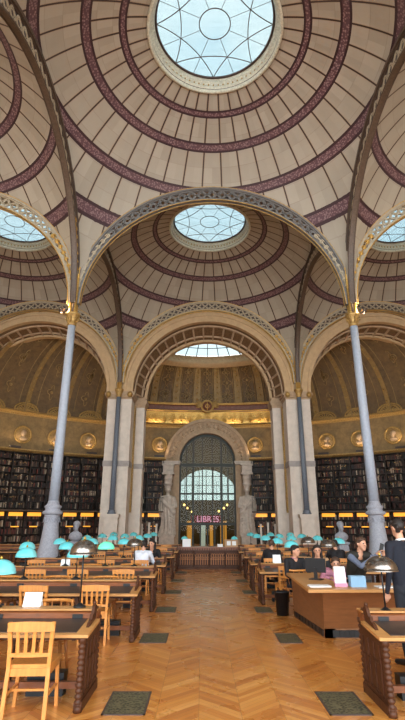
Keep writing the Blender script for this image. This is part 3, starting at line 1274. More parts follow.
def remesh_build(b, name, mats, caps, parent, voxel=.02, smooth=3):
    """fuse the closed pieces of b into one continuous skin; caps gives (p0, p1, r, material index)"""
    tmp = b.build('tmp', mats[0])
    md_ = tmp.modifiers.new('r', 'REMESH')
    md_.mode = 'VOXEL'
    md_.voxel_size = voxel
    if smooth:
        s2 = tmp.modifiers.new('s', 'SMOOTH')
        s2.iterations = smooth
        s2.factor = .5
    bpy.context.view_layer.update()
    dg = bpy.context.evaluated_depsgraph_get()
    me = bpy.data.meshes.new_from_object(tmp.evaluated_get(dg))
    bpy.data.objects.remove(tmp)
    me.materials.clear()
    for m_ in mats:
        me.materials.append(m_)
    nf = len(me.polygons)
    if caps and nf:
        cen = np.empty(nf * 3)
        me.polygons.foreach_get('center', cen)
        cen = cen.reshape(-1, 3)
        best = np.full(nf, 1e9)
        idx = np.zeros(nf, int)
        for p0, p1, rr, mi in caps:
            p0, p1 = np.array(p0), np.array(p1)
            d = p1 - p0
            L = max(d @ d, 1e-9)
            t = np.clip((cen - p0) @ d / L, 0, 1)
            dist = np.linalg.norm(cen - p0 - t[:, None] * d, axis=1) - rr
            k = dist < best
            best[k] = dist[k]
            idx[k] = mi
        me.polygons.foreach_set('material_index', idx.astype(np.int32))
    me.polygons.foreach_set('use_smooth', [True] * nf)
    o = bpy.data.objects.new(name, me)
    col.objects.link(o)
    if parent:
        o.parent = parent
    return o


def capsule(b, p0, r0, p1, r1, n=12):
    p0, p1 = Vector(p0), Vector(p1)
    d = (p1 - p0)
    L = d.length
    if L < 1e-6:
        return b.sphere(p0, r0, n=n)
    d.normalize()
    path, rad = [], []
    for k in range(5):
        a = PI / 2 * k / 4
        path.append(p0 - d * r0 * math.cos(a))
        rad.append(max(r0 * math.sin(a), .001))
    for k in range(5):
        a = PI / 2 * k / 4
        path.append(p1 + d * r1 * math.sin(a))
        rad.append(max(r1 * math.cos(a), .001))
    b.tube(path, rad, n)


def caryatid(mirror):
    root = thing('caryatid_statue', 'x', 'statue')
    b = MB()
    # draped body built as a fluted loft (figure height about 3.1 m)
    zs = [(0, .50, .42), (.25, .46, .38), (.7, .42, .34), (1.2, .41, .33), (1.55, .42, .33), (1.85, .33, .26), (2.1, .38, .28), (2.32, .42, .27), (2.45, .30, .20)]
    n = 48
    vs = []
    Zs = np.linspace(0, 2.45, 26)
    for z in Zs:
        rx = np.interp(z, [q[0] for q in zs], [q[1] for q in zs])
        ry = np.interp(z, [q[0] for q in zs], [q[2] for q in zs])
        amp = .075 if z < 1.6 else .03
        for k in range(n):
            a = 2 * PI * k / n
            f = 1 + amp * 2 * math.cos(13 * a + 1.2 * math.sin(z * 2.2 + a)) + .03 * math.sin(z * 5 + 2 * a)
            vs.append((rx * f * math.cos(a) + .05 * math.sin(z * 1.6) * mirror, ry * f * math.sin(a), z))
    m = len(Zs)
    fs = [(i * n + k, i * n + (k + 1) % n, (i + 1) * n + (k + 1) % n, (i + 1) * n + k) for i in range(m - 1) for k in range(n)]
    fs += [tuple(range(n))[::-1], tuple((m - 1) * n + k for k in range(n))]
    b.add(vs, fs)
    s_ = mirror
    capsule(b, (0, 0, 2.35), .13, (0, -.02, 2.65), .12)
    b.sphere((0, -.04, 2.83), .17, .19, .23, 14, 10)
    capsule(b, (0, -.22, 2.82), .03, (0, -.24, 2.77), .03)
    b.sphere((0, .06, 2.86), .21, .20, .2)
    capsule(b, (s_ * .38, 0, 2.28), .13, (s_ * .50, -.05, 1.78), .11)
    capsule(b, (s_ * .50, -.05, 1.78), .11, (s_ * .18, -.34, 1.62), .085)
    capsule(b, (s_ * .18, -.36, 1.62), .075, (s_ * .10, -.40, 1.72), .05)
    capsule(b, (-s_ * .38, 0, 2.28), .13, (-s_ * .48, .0, 1.75), .11)
    capsule(b, (-s_ * .48, 0, 1.75), .11, (-s_ * .44, -.12, 1.30), .085)
    capsule(b, (-s_ * .44, -.12, 1.25), .075, (-s_ * .43, -.16, 1.12), .05)
    capsule(b, (-s_ * .30, -.25, 2.1), .10, (s_ * .42, -.28, 1.35), .12)
    for q in range(3):
        capsule(b, (-s_ * .36, -.20, 1.5 - q * .1), .05, (s_ * .40, -.33, 1.05 - q * .18), .05)
    capsule(b, (s_ * .16, -.30, .1), .09, (s_ * .18, -.42, .04), .06)
    capsule(b, (-s_ * .16, -.30, .1), .09, (-s_ * .18, -.42, .04), .06)
    fg = remesh_build(b, 'figure', [M['statue']], None, root, .028, 2)
    fg.location = (0, 0, .98)
    fg.scale = (1.12, 1.0, 1.05)
    p = MB()
    p.box(-.56, .56, -.52, .5, 0, .2)
    p.box(-.50, .50, -.46, .45, .2, .85)
    p.box(-.56, .56, -.52, .5, .85, .99)
    p.build('pedestal', M['statue'], root)
    c = MB()
    c.lathe([(.20, 4.0), (.24, 4.1), (.22, 4.16), (.30, 4.3), (.33, 4.36), (.28, 4.4), (.28, 4.62), (.33, 4.68), (.30, 4.72), (.30, 4.94), (.38, 5.0)], n=20)
    c.box(-.42, .42, -.38, .4, 4.98, 5.10)
    c.box(-.36, .36, -.32, .4, 5.10, 5.60)
    c.box(-.44, .44, -.42, .4, 5.60, 5.72)
    c.build('capital', M['statue'], root)
    return root


for s_, nm in ((-1, 'left'), (1, 'right')):
    k = caryatid(-s_)
    k.location = (s_ * 2.78, 33.78, 0)
    k['label'] = f'draped stone caryatid on a pedestal at the {nm} side of the doorway'

# the glazed door: bronze framework, panes and the room beyond
r_ = MB()
y = 34.46
for x in (-1.97, -1.02, 1.02, 1.97):
    h = 5.95 + math.sqrt(max(2.0 ** 2 - x * x, 0))
    r_.box(x - .07, x + .07, y - .1, y + .1, 0, h)
for x in (-1.5, -.36, .36, 1.5):
    h = 5.95 + math.sqrt(2.0 ** 2 - x * x)
    r_.box(x - .035, x + .035, y - .05, y + .05, 1.7, h)
for z, t in ((1.68, .09), (5.72, .11), (3.72, .05)):
    r_.box(-2.0, 2.0, y - .08, y + .08, z - t, z + t)
r_.arcring(1.86, 2.04, y - .12, y + .12, c=(0, 5.95), n=40)
for x in (-.5, 0, .5):
    r_.box(x - .05, x + .05, y - .06, y + .06, 0, 1.65)
r_.box(-1.0, 1.0, y - .06, y + .06, .02, .25)
door = r_.build('door_1', mat('door_bronze', srgb(38, 42, 36), .45, metal=.4), kind='structure')
pn = MB()
pn.box(-1.96, 1.96, y - .008, y + .008, 0, 5.95)
n = 32
pn.prism([(1.95 * math.cos(PI * k / n), 5.95 + 1.95 * math.sin(PI * k / n)) for k in range(n + 1)], 'y', y - .008, y + .008)
pn.build('pane', M['door_glass'], door, kind='structure')
hd = MB()
for x in (-.08, .08):
    hd.tube([(x, y - .12, .95), (x, y - .12, 1.35)], .02, 6)
hd.build('door_handle', M['brass'], door, kind='structure')

# vestibule beyond the door
M['vest_wall'] = mat('vestibule_wall', srgb(88, 78, 52), .8, var=.2, scale=2)
MB().box(-6, 6, 43.9, 44.1, 0, 3.7).build('wall_back', M['vest_wall'], kind='structure')
b = MB()
vs = []
n = 30
for k in range(n + 1):
    a = PI * k / n
    t = min(6 / max(abs(math.cos(a)), 1e-6), 7.0 / max(math.sin(a), 1e-6))
    vs += [(2.9 * math.cos(a), 44, 3.7 + 2.7 * math.sin(a)), (t * math.cos(a), 44, 3.7 + t * math.sin(a))]
b.add(vs, [(2 * k, 2 * k + 1, 2 * k + 3, 2 * k + 2) for k in range(n)])
b.build('wall_back', M['vest_wall'], kind='structure')
for sg, nm in ((-1, 'left'), (1, 'right')):
    MB().box(sg * 6, sg * 6.2, 34.6, 44.1, 0, 10.7).build('wall_' + nm, M['stone_warm'], kind='structure')
MB().box(-6.2, 6.2, 34.7, 44.1, 10.6, 10.8).build('ceiling', M['stone_warm'], kind='structure')
b = MB()
for x in np.linspace(-2.6, 2.6, 9):
    b.box(x - .03, x + .03, 43.92, 44.0, 3.7, 3.7 + 2.7 * math.sqrt(1 - (x / 2.9) ** 2))
for z in (4.2, 5.0, 5.8):
    hw = 2.9 * math.sqrt(max(0, 1 - ((z - 3.7) / 2.7) ** 2))
    b.box(-hw, hw, 43.92, 44.0, z - .03, z + .03)
w3 = b.build('window_3', M['iron_dark'], kind='structure')
g = MB()
g.prism([(2.9 * math.cos(PI * k / n), 3.7 + 2.7 * math.sin(PI * k / n)) for k in range(n + 1)], 'y', 44.0, 44.02)
g.build('pane', M['window_glass'], w3, kind='structure')
# warm area light below the vestibule ceiling, and the lit globe lamps
area_light('vestibule_light', (0, 40, 9.8), 3.0, 360, (1.0, .78, .5))
for i, (x, z, yy) in enumerate(((-1.75, 3.05, 37.2), (1.55, 3.05, 37.2), (-1.55, 2.85, 38.5), (1.35, 2.85, 38.5), (-1.2, 2.6, 40.0), (1.0, 2.65, 40.0))):
    o = MB().sphere((0, 0, 0), .085, n=10, m=8).build('globe', M['bulb'])
    q = thing('globe_lamp', f'small round lit globe lamp seen through the door glass, {["outermost", "middle", "innermost"][i // 2]} on the {"left" if x < 0 else "right"}', 'lamp', (x, yy, z))
    o.parent = q
    st = MB()
    st.tube([(0, 0, -.08), (0, 0, -z)], .018, 6)
    st.lathe([(.16, -z), (.16, -z + .05), (.03, -z + .12)], n=12)
    st.build('stand', M['black'], q)
# lit display panels low behind the door
for i, (x, ww) in enumerate(((-1.35, .5), (-.28, .34), (.36, .26), (1.32, .5))):
    o = MB().box(-ww / 2, ww / 2, 0, .12, .0, 1.9).build('lit_panel', emit('lit_panel_glow', srgb(226, 160, 66) if i != 1 else srgb(190, 205, 200), .75))
    o.location = (x, 39.0, 0)
    tag(o, ['tall amber lit panel behind the left door wing', 'narrow pale lit panel behind the central doors', 'thin amber lit panel right of the door centre', 'tall amber lit panel behind the right door wing'][i], 'panel')
# red sign
sg_ = thing('red_sign', 'dark red illuminated sign with pale lettering behind the door glass', 'sign', (-.02, 34.95, 2.0))
MB().box(-1.15, 1.15, 0, .06, -.28, .26).build('board', emit('sign_red', srgb(130, 6, 20), .3), sg_)
cu = bpy.data.curves.new('lettering', 'FONT')
cu.body = 'LIBRES'
cu.size = .56
cu.align_x = 'CENTER'
cu.align_y = 'CENTER'
cu.extrude = .01
lt_ = bpy.data.objects.new('tmp', cu)
col.objects.link(lt_)
bpy.context.view_layer.update()
lm = bpy.data.meshes.new_from_object(lt_.evaluated_get(bpy.context.evaluated_depsgraph_get()))
bpy.data.objects.remove(lt_)
lo = bpy.data.objects.new('lettering', lm)
col.objects.link(lo)
lm.materials.clear()
lm.materials.append(emit('sign_letters', srgb(250, 160, 205), 1.1))
lo.parent = sg_
lo.location = (.05, -.015, -.01)
lo.rotation_euler = (PI / 2, 0, 0)
b = MB()
for x in (-.7, .7):
    b.tube([(x, .03, .24), (x, .03, 2.6)], .015, 5)
    b.tube([(x, .03, 2.6), (x, -.45, 2.6)], .015, 5)
b.build('hanger', M['black'], sg_)

# ------------------------------------------------------------ bookcases and books of the apse
SHZ = [.25, .68, 1.11, 1.54, 1.97, 2.62, 3.04, 3.46, 3.88, 4.30, 4.72, 5.14, 5.56]
PW = 3.55
cases = []
for s_ in (-1, 1):
    p = 9.9
    k = 0
    while p + PW < PM + .3:
        cases.append((s_, k, p * s_ if s_ > 0 else -(p + PW)))
        p += PW
        k += 1
width = 2 * (AR - .55) * math.sin(R(PW / 2))
bc = thing('bookcase', 'x', 'bookcase')
b = MB()
for x in (-width / 2, width / 2):
    b.box(x - .035, x + .035, -.02, .44, 0, 5.97)
b.box(-width / 2, width / 2, .40, .44, 0, 5.97)
b.build('carcass', [M['shelf']], bc)
for z in SHZ + [2.40, 5.95]:
    MB().box(-width / 2 + .035, width / 2 - .035, 0, .40, z - .03, z).build('shelf', M['shelf'], bc)
# walkway with railing in front of the upper shelves, its edge lamp strip lit
b = MB()
b.box(-width / 2, width / 2, -.62, -.03, 2.42, 2.50)
b.build('walkway', M['iron_brown'], bc)
b = MB()
b.bar((-width / 2, -.6, 3.38), (width / 2, -.6, 3.38), .03, .03)
for x in np.linspace(-width / 2 + .05, width / 2 - .05, 7):
    b.tube([(x, -.6, 2.5), (x, -.6, 3.38)], .009, 4)
b.build('railing', M['black'], bc)
MB().box(-width / 2 + .14, width / 2 - .14, -.02, .02, 2.14, 2.36).build('lamp_strip', M['strip'], bc)
MB().box(-width / 2 + .35, width / 2 - .3, -.02, .02, 1.50, 1.56).build('lamp_strip', M['strip'], bc)
cand = []
for ci, (s_, k, p0) in enumerate(cases):
    pc = p0 + PW / 2
    c = aw(pc, 0, .50)
    lab = f'tall dark bookcase of old volumes, {ORD[k] if k < 10 else "eleventh" if k == 10 else "twelfth" if k == 11 else "thirteenth"} from the portal, {"left" if s_ < 0 else "right"} side'
    if ci == 0:
        bc.location = c
        bc.rotation_euler = (0, 0, R(-pc))
        bc['label'] = lab
    else:
        dup(bc, c, R(-pc), lab)
    mtx = Matrix.Translation(c) @ Matrix.Rotation(R(-pc), 4, 'Z')
    for zi, z in enumerate(SHZ):
        x = -width / 2 + .06
        tone = rnd.random()
        while x < width / 2 - .08:
            if rnd.random() < .07:
                x += rnd.uniform(.05, .2)
                continue
            t = rnd.uniform(.035, .075)
            if x + t > width / 2 - .05:
                break
            h = rnd.uniform(.24, .35)
            mi = rnd.choices(range(9), [5, 3, 3, 2, 2.0, 2.0, 4, 2, 5])[0]
            if z < 2.1:
                mi = rnd.choices(range(9), [3, 4, 3, 2, 3, 3, 3, 5, 2])[0]
            cand.append((mtx, x, t, z, h, mi, rnd.uniform(.02, .07)))
            x += t + .004
    for q in range(2):
        pass


def inview(P):
    v = cam.matrix_world.inverted() @ P
    if v.z > -1:
        return False
    px, py = 202.5 - 463.5 * v.x / v.z, 360 + 463.5 * v.y / v.z
    if not (3 < px < 402 and 455 < py < 505):
        return False
    return not (34 < px < 68 or 95 < px < 145 or 178 < px < 240 or 272 < px < 322 or 352 < px < 386)


scored = []
cm = cam.matrix_world.translation
for i, c in enumerate(cand):
    P = c[0] @ Vector((c[1] + c[2] / 2, 0, c[3] + c[4] / 2))
    if inview(P):
        scored.append((c[2] * c[4] / (P - cm).length_squared, i))
scored.sort(reverse=True)
single = {i for _, i in scored[:300]}
st_ = MB()
book_me = {}
for i, (mtx, x, t, z, h, mi, dy) in enumerate(cand):
    if i in single:
        key = (round(t, 2), round(h, 2), mi)
        if key not in book_me:
            b = MB().box(0, key[0], 0, .22, 0, key[1])
            b.box(.002, key[0] - .002, -.003, .0, key[1] * .62, key[1] * .76, 1)
            o = b.build('book', [BOOKM[mi], M['gold_dull'] if mi not in (4, 5) else BOOKM[7]])
            book_me[key] = o
        else:
            o = book_me[key].copy()
            col.objects.link(o)
        o.matrix_world = mtx @ Matrix.Translation((x, dy, z))
        tag(o, 'old bound volume standing upright on the outer apse shelves', 'book', 'books on the outer apse shelves')
    else:
        st_.box(x, x + t, dy, dy + .2, z, z + h, mi, mtx)
o = st_.build('shelved_books', BOOKM)
o['kind'] = 'stuff'
tag(o, 'rows of dark old bound volumes filling the curved apse shelves', 'books')

# slatted stacks either side of the portal
for s_, nm in ((-1, 'left'), (1, 'right')):
    r_ = thing('slatted_screen', f'low brown slatted wooden screen standing {nm} of the portal statue', 'screen', (s_ * 3.45, 28.6, 0))
    for q in range(5):
        x = -.42 + q * .21
        MB().box(x - .055, x + .055, -.06, .06, 0, 1.78 - abs(q - 2) * .04).build('slat', M['walnut'] if q % 2 else M['statue'], r_)
    b = MB()
    b.box(-.5, .5, .06, .12, .1, .2)
    b.box(-.5, .5, .06, .12, 1.3, 1.4)
    b.build('rail', M['walnut'], r_)

# stone busts on tapered pedestals beyond the columns
def bust():
    r_ = thing('stone_bust', 'x', 'bust')
    b = MB()
    b.lathe([(.42, 0), (.42, .12), (.34, .18), (.30, .6), (.26, .95), (.24, 1.02), (.30, 1.06), (.30, 1.12), (.16, 1.15)], n=4, a0=45, a1=405)
    auto(b.build('pedestal', M['column_base'], r_), 20)
    b = MB()
    b.sphere((0, 0, 1.30), .25, .16, .17, 16, 10)
    capsule(b, (0, 0, 1.32), .09, (0, -.01, 1.56), .08)
    b.sphere((0, -.01, 1.66), .105, .125, .145, 16, 12)
    b.sphere((0, .03, 1.72), .13, .13, .12, 14, 10)
    capsule(b, (0, -.13, 1.66), .02, (0, -.145, 1.63), .02)
    b.sphere((0, -.08, 1.56), .08, .07, .08)
    remesh_build(b, 'head_and_shoulders', [M['column_base']], None, r_, .018, 2)
    return r_


bu = bust()
bu.location = (-5.25, 18.0 + .0, 0)
bu['label'] = 'grey stone bust on a tapered pedestal just behind the left column'
dup(bu, (4.65, 17.9, 0), 0, 'grey stone bust on a tapered pedestal behind the standing man, left of the right column')
for o_ in (bu,):
    o_.location = (-5.0, 18.1, 0)


# ------------------------------------------------------------ reading tables
def turned(b, x, y, z0, z1, r):
    prof = [(r * 1.3, z0), (r * 1.35, z0 + .04), (r * .9, z0 + .06)]
    n = 11
    for k in range(n):
        z = z0 + .06 + (z1 - z0 - .12) * k / n
        dz = (z1 - z0 - .12) / n
        prof += [(r * .75, z), (r * 1.15, z + dz * .35), (r * 1.15, z + dz * .65), (r * .75, z + dz * .95)]
    prof += [(r * 1.2, z1 - .05), (r * 1.35, z1 - .02), (r * 1.2, z1)]
    b.lathe(prof, (x, y, 0), 12)


def reading_table(L, sgn):
    """near edge at y=0, depth .76; aisle end at x=0, table runs towards sgn*x"""
    r_ = thing('reading_table', 'x', 'table')
    X = lambda a, c: tuple(sorted((sgn * a, sgn * c)))
    b = MB()
    x0, x1 = X(-.04, L)
    b.prism([(-.03, .655), (-.03, .685), (.54, .735), (.54, .705)], 'x', x0, x1)
    b.build('tabletop', M['oak_pale'], r_)
    b = MB()
    x0, x1 = X(.10, L - .10)
    b.prism([(.04, .690), (.04, .697), (.52, .739), (.52, .73)], 'x', x0, x1)
    b.build('leather_inlay', M['leather'], r_)
    b = MB()
    x0, x1 = X(.0, L)
    b.prism([(.54, .66), (.54, .79), (.60, .81), (.76, .81), (.76, .66)], 'x', x0, x1)
    b.build('back_ledge', M['walnut_mid'], r_)
    b = MB()
    b.prism([(.57, .81), (.57, .828), (.79, .828), (.79, .81)], 'x', x0, x1)
    b.build('ledge_cap', M['oak_pale'], r_)
    nseat = int(L // .92)
    for q in range(nseat):
        xc = sgn * (.50 + .92 * q)
        p = MB()
        p.box(xc - sgn * .28 - .06, xc - sgn * .28 + .06, .53, .541, .70, .78)
        p.build('socket_plate', M['black'], r_)
    for xe in (0, L - .05):
        xa, xb = X(xe, xe + .05)
        e = MB()
        e.prism([(.03, .06), (.03, .655), (.54, .71), (.73, .71), (.73, .06)], 'x', xa, xb)
        for zz in (.12, .40):
            e.box(xa - .01, xb + .01, .12, .64, zz, zz + .02)
        for yy in (.12, .29, .46, .62):
            e.box(xa - .01, xb + .01, yy, yy + .02, .12, .58)
        e.box(xa - .015, xb + .015, .0, .76, 0, .09)
        ep = e.build('end_panel', M['walnut'], r_)
        for yy, zt in ((.02, .655), (.74, .74)):
            pz = MB()
            turned(pz, (xa + xb) / 2 - sgn * .0, yy, 0, zt, .034)
            pz.build('turned_post', M['walnut'], ep)
        cr_ = MB()
        prof = [(.20, .70), (.26, .745), (.33, .76), (.37, .81), (.41, .80), (.46, .87), (.50, .90), (.55, .87), (.60, .84), (.64, .855), (.70, .80), (.76, .80), (.79, .70)]
        cr_.prism(prof, 'x', xa + .008, xb - .008)
        cr_.sphere(((xa + xb) / 2, .50, .905), .022)
        cr_.build('crest', M['walnut'], ep)
    for q in range(1, nseat):
        xc = sgn * (.04 + .92 * q)
        MB().box(xc - .025, xc + .025, .10, .15, 0, .66).build('leg', M['walnut'], r_)
        MB().box(xc - .025, xc + .025, .60, .65, 0, .70).build('leg', M['walnut'], r_)
    b = MB()
    x0, x1 = X(.05, L - .05)
    b.box(x0, x1, .36, .42, .10, .16)
    b.build('footrest', M['walnut_mid'], r_)
    b = MB()
    b.box(x0, x1, .16, .60, .60, .66)
    b.build('apron', M['walnut'], r_)
    if True:
        for q in range(nseat):
            xc = sgn * (.50 + .92 * q)
            MB().box(xc - .2, xc + .2, .46, .62, .0, .22).build('foot_heater', M['black_plastic'], r_)
    return r_


YR = [5.48, 8.33, 10.97, 13.6, 16.9, 19.6, 22.2]
XL = [-1.60, -1.47, -1.43, -1.40, -1.36, -1.36, -1.36]
rowname = ['nearest row', 'second row', 'third row', 'fourth row', 'fifth row', 'sixth row', 'seventh row']
tl = reading_table(3.75, -1)
tables = []
first = True
for i in range(7):
    for blk in range(2 if i >= 3 else 1):
        x = XL[i] - blk * 4.65
        if blk and i == 4:
            continue
        lab = f'long dark reading table left of the aisle, {rowname[i]}' if not blk else f'outer reading table beyond the left cross passage, {rowname[i]}'
        if first:
            tl.location = (x, YR[i], 0)
            tl['label'] = lab
            first = False
        else:
            dup(tl, (x, YR[i], 0), 0, lab)
tr = reading_table(3.75, 1)
XRt = {0: 1.44, 2: 1.0, 3: 1.02, 4: 1.08, 5: 1.1, 6: 1.15}
YRR = {0: 5.36, 2: 11.85, 3: 14.2, 4: 16.9, 5: 19.6, 6: 22.2}
first = True
rn2 = {0: 'nearest row', 2: 'first beyond the desk', 3: 'second beyond the desk', 4: 'third beyond the desk', 5: 'fourth beyond the desk', 6: 'farthest row'}
for i in (0, 2, 3, 4, 5, 6):
    lab = f'long dark reading table right of the aisle, {rn2[i]}'
    if first:
        tr.location = (XRt[i], YRR[i], 0)
        tr['label'] = lab
        first = False
    else:
        dup(tr, (XRt[i], YRR[i], 0), 0, lab)


# ------------------------------------------------------------ chairs
def slat_chair():
    r_ = thing('slat_back_chair', 'x', 'chair')
    b = MB()
    # seat: rounded trapezoid, local +y is the front of the chair
    pts = []
    for x, y in ((-.19, -.19), (.19, -.19), (.22, .16), (.20, .22), (-.20, .22), (-.22, .16)):
        pts.append((x, y))
    b.prism(pts, 'z', .425, .455)
    auto(b.build('seat', M['oak'], r_))
    for sx in (-1, 1):
        b = MB()
        P = [(sx * .185, -.235, 0), (sx * .18, -.20, .43), (sx * .185, -.215, .62), (sx * .20, -.255, .82)]
        for a, c in zip(P[:-1], P[1:]):
            b.bar(a, (c[0], c[1], c[2] + .005), .035, .032, (0, 1, 0))
        b.build('leg', M['oak'], r_)
        b = MB()
        b.bar((sx * .20, .20, 0), (sx * .18, .17, .43), .032, .032, (0, 1, 0))
        b.build('leg', M['oak'], r_)
    def rail(z0, z1, yc, bow, xw, th=.022):
        q = MB()
        n = 8
        vs = []
        for k in range(n + 1):
            x = -xw + 2 * xw * k / n
            yy = yc - bow * (1 - (x / xw) ** 2)
            crown = .012 * (1 - (x / xw) ** 2)
            vs += [(x, yy, z0), (x, yy + th, z0), (x, yy + th, z1 - .012 + crown), (x, yy, z1 - .012 + crown)]
        fs = [(4 * k + j, 4 * k + (j + 1) % 4, 4 * k + 4 + (j + 1) % 4, 4 * k + 4 + j) for k in range(n) for j in range(4)] + [(0, 1, 2, 3), (4 * n, 4 * n + 1, 4 * n + 2, 4 * n + 3)]
        return q.add(vs, fs)
    rail(.745, .835, -.262, .03, .215).build('top_rail', M['oak'], r_)
    rail(.525, .565, -.225, .02, .19).build('lower_rail', M['oak'], r_)
    for k in range(4):
        x = -.105 + .07 * k
        b = MB()
        b.bar((x, -.240, .55), (x * 1.08, -.272, .76), .030, .012, (0, 1, 0))
        b.build('slat', M['oak'], r_)
    b = MB()
    b.box(-.18, .18, -.205, -.18, .36, .425)
    b.box(-.18, .18, .165, .19, .37, .425)
    for sx in (-1, 1):
        b.box(sx * .185 - .01, sx * .185 + .01, -.19, .18, .37, .425)
    b.build('apron', M['oak'], r_)
    b = MB()
    for sx in (-1, 1):
        b.bar((sx * .185, -.215, .20), (sx * .188, .185, .20), .02, .02)
    b.bar((-.185, -.02, .20), (.185, -.02, .20), .02, .02)
    b.build('stretcher', M['oak'], r_)
    return r_


def bow_chair():
    r_ = thing('bow_back_armchair', 'x', 'chair')
    b = MB()
    b.lathe([(.001, .425), (.21, .425), (.235, .44), (.225, .46), (.001, .452)], n=24)
    b.build('seat', M['oak_red'], r_)
    for sx, sy in ((-1, -1), (1, -1), (1, 1), (-1, 1)):
        b = MB()
        b.tube([(sx * .21, sy * .20, 0), (sx * .16, sy * .15, .43)], [.016, .021], 8)
        b.build('leg', M['oak_red'], r_)
    b = MB()
    pts = [(.27 * math.cos(a), -.02 + .25 * math.sin(a), .66 + .0) for a in np.linspace(R(20), R(-200), 24)]
    b.tube(pts, [.021] * 24, 8)
    b.build('arm_bow', M['oak'], r_)
    b = MB()
    pts = [(.24 * math.cos(a), -.03 - .25 * math.sin(a), .80) for a in np.linspace(R(25), R(155), 14)]
    b.tube(pts, [.020] * 14, 8)
    for a in (R(28), R(152)):
        b.tube([(.24 * math.cos(a), -.03 - .25 * math.sin(a), .80), (.25 * math.cos(a), -.02 - .25 * math.sin(a), .66)], .015, 6)
    b.build('top_rail', M['oak'], r_)
    for k in range(6):
        a = R(205 + k * 26)
        b = MB()
        b.tube([(.19 * math.cos(a), .19 * math.sin(a), .45), (.255 * math.cos(a), -.02 + .25 * math.sin(a), .66), (.24 * math.cos(a), -.03 + .25 * math.sin(a), .80)], .009, 6)
        b.build('spindle', M['oak_red'], r_)
    for sx in (-1, 1):
        b = MB()
        b.tube([(sx * .2, .10, .45), (sx * .255, .06, .66)], .013, 6)
        b.build('arm_post', M['oak_red'], r_)
    return r_


sc_, bcx = slat_chair(), bow_chair()
flags = {'s': False, 'b': False}


def put(kind, x, y, rz, label):
    proto = sc_ if kind == 's' else bcx
    if not flags[kind]:
        flags[kind] = True
        proto.location = (x, y, 0)
        proto.scale = (1.07, 1.0, 1.02)
        proto.rotation_euler = (0, 0, rz)
        proto['label'] = label
        return proto
    return dup(proto, (x, y, 0), rz, label)


seatname = ['nearest the aisle', 'second from the aisle', 'third from the aisle', 'fourth from the aisle']
skip = {(4, 0), (5, 1)}
for i in range(7):
    for k in range(4):
        x = XL[i] - .62 - .92 * k
        yf = YR[i]
        if i == 0 and k == 0:
            x, dy, rz = -2.09, .02, R(3)
        else:
            dy, rz = rnd.uniform(-.05, .04), R(rnd.uniform(-7, 7))
        if i == 0 and k > 1:
            continue
        if (i, k) in ((4, 3), (3, 0)):
            continue
        put('s', x, yf - .03 + dy, rz, f'slat-back oak chair at the left table of the {rowname[i]}, {seatname[k]}')
    for k in range(3 if i < 3 else 2):
        x = XL[i] - .68 - .92 * k
        if (i == 3 and k > 1) or i == 6:
            continue
        put('b', x, YR[i] + 1.02 + rnd.uniform(-.04, .05), PI + R(rnd.uniform(-8, 8)), f'bow-back armchair behind the left table of the {rowname[i]}, {seatname[k]}')
for i in (2, 3, 4, 5, 6):
    for k in range(3):
        if (i, k) in ((2, 1), (2, 2)):
            continue
        x = XRt[i] + .55 + .92 * k
        put('s', x, YRR[i] - .05 + rnd.uniform(-.05, .04), R(rnd.uniform(-6, 6)), f'slat-back oak chair at the right table {rn2[i]}, {seatname[k]}')


# ------------------------------------------------------------ desk lamps
def lamp(shade_m, h, rad, cross=False, lit=False):
    r_ = thing('desk_lamp', 'x', 'lamp')
    b = MB()
    b.lathe([(.075, 0), (.075, .015), (.04, .03), (.014, .05)], n=16)
    b.build('base', M['black'], r_)
    b = MB()
    b.lathe([(.011, .03), (.009, h - .02)], n=8)
    b.build('stem', M['black'], r_)
    s_ = MB()
    hh = rad * (.95 if shade_m == M['chrome'] and h > .7 else .80)
    prof = [(rad * math.cos(a), h - hh + hh * math.sin(a) + .0) for a in np.linspace(0, PI / 2 * .97, 10)]
    prof_in = [(max(rp - .008, .002), z - .006) for rp, z in prof[::-1]]
    s_.lathe([(rad * 1.03, h - hh - .012), (rad * 1.03, h - hh)] + prof + prof_in + [(rad * .97, h - hh - .012), (rad * 1.03, h - hh - .012)], n=28)
    shd = s_.build('shade', shade_m, r_)
    b = MB()
    b.lathe([(.012, h), (.02, h + .01), (.012, h + .03), (.002, h + .04)], n=10)
    b.build('finial', M['brass'], shd)
    b = MB()
    b.sphere((0, 0, h - hh * .55), .028, n=10, m=8)
    b.build('bulb', M['bulb'] if lit else M['white'], r_)
    b = MB()
    for a in (0, PI / 2):
        b.bar((-rad * .98 * math.cos(a), -rad * .98 * math.sin(a), h - hh), (rad * .98 * math.cos(a), rad * .98 * math.sin(a), h - hh), .012, .012)
    b.build('shade_spider', M['brass'] if cross else M['black'], shd)
    return r_


Lt = lamp(M['turquoise'], .50, .175)
Lg = lamp(M['glow'], .53, .19, lit=True)
Lc = lamp(M['chrome'], .60, .19)
Lh = lamp(M['chrome'], .75, .165)
Lx = lamp(M['chrome'], .56, .21, cross=True, lit=True)
protos = {'t': [Lt, 0, 'turquoise-shaded'], 'g': [Lg, 0, 'glowing green-shaded'], 'c': [Lc, 0, 'gunmetal-shaded'], 'h': [Lh, 0, 'gunmetal-shaded'], 'x': [Lx, 0, 'dark-shaded lit']}


def put_lamp(kind, x, y, z, label, sc_=1.0):
    pr = protos[kind]
    if not pr[1]:
        pr[1] = 1
        o = pr[0]
        o.location = (x, y, z)
        o['label'] = label
    else:
        o = dup(pr[0], (x, y, z), 0, label)
    if sc_ != 1.0:
        o.scale = (sc_,) * 3
    return o


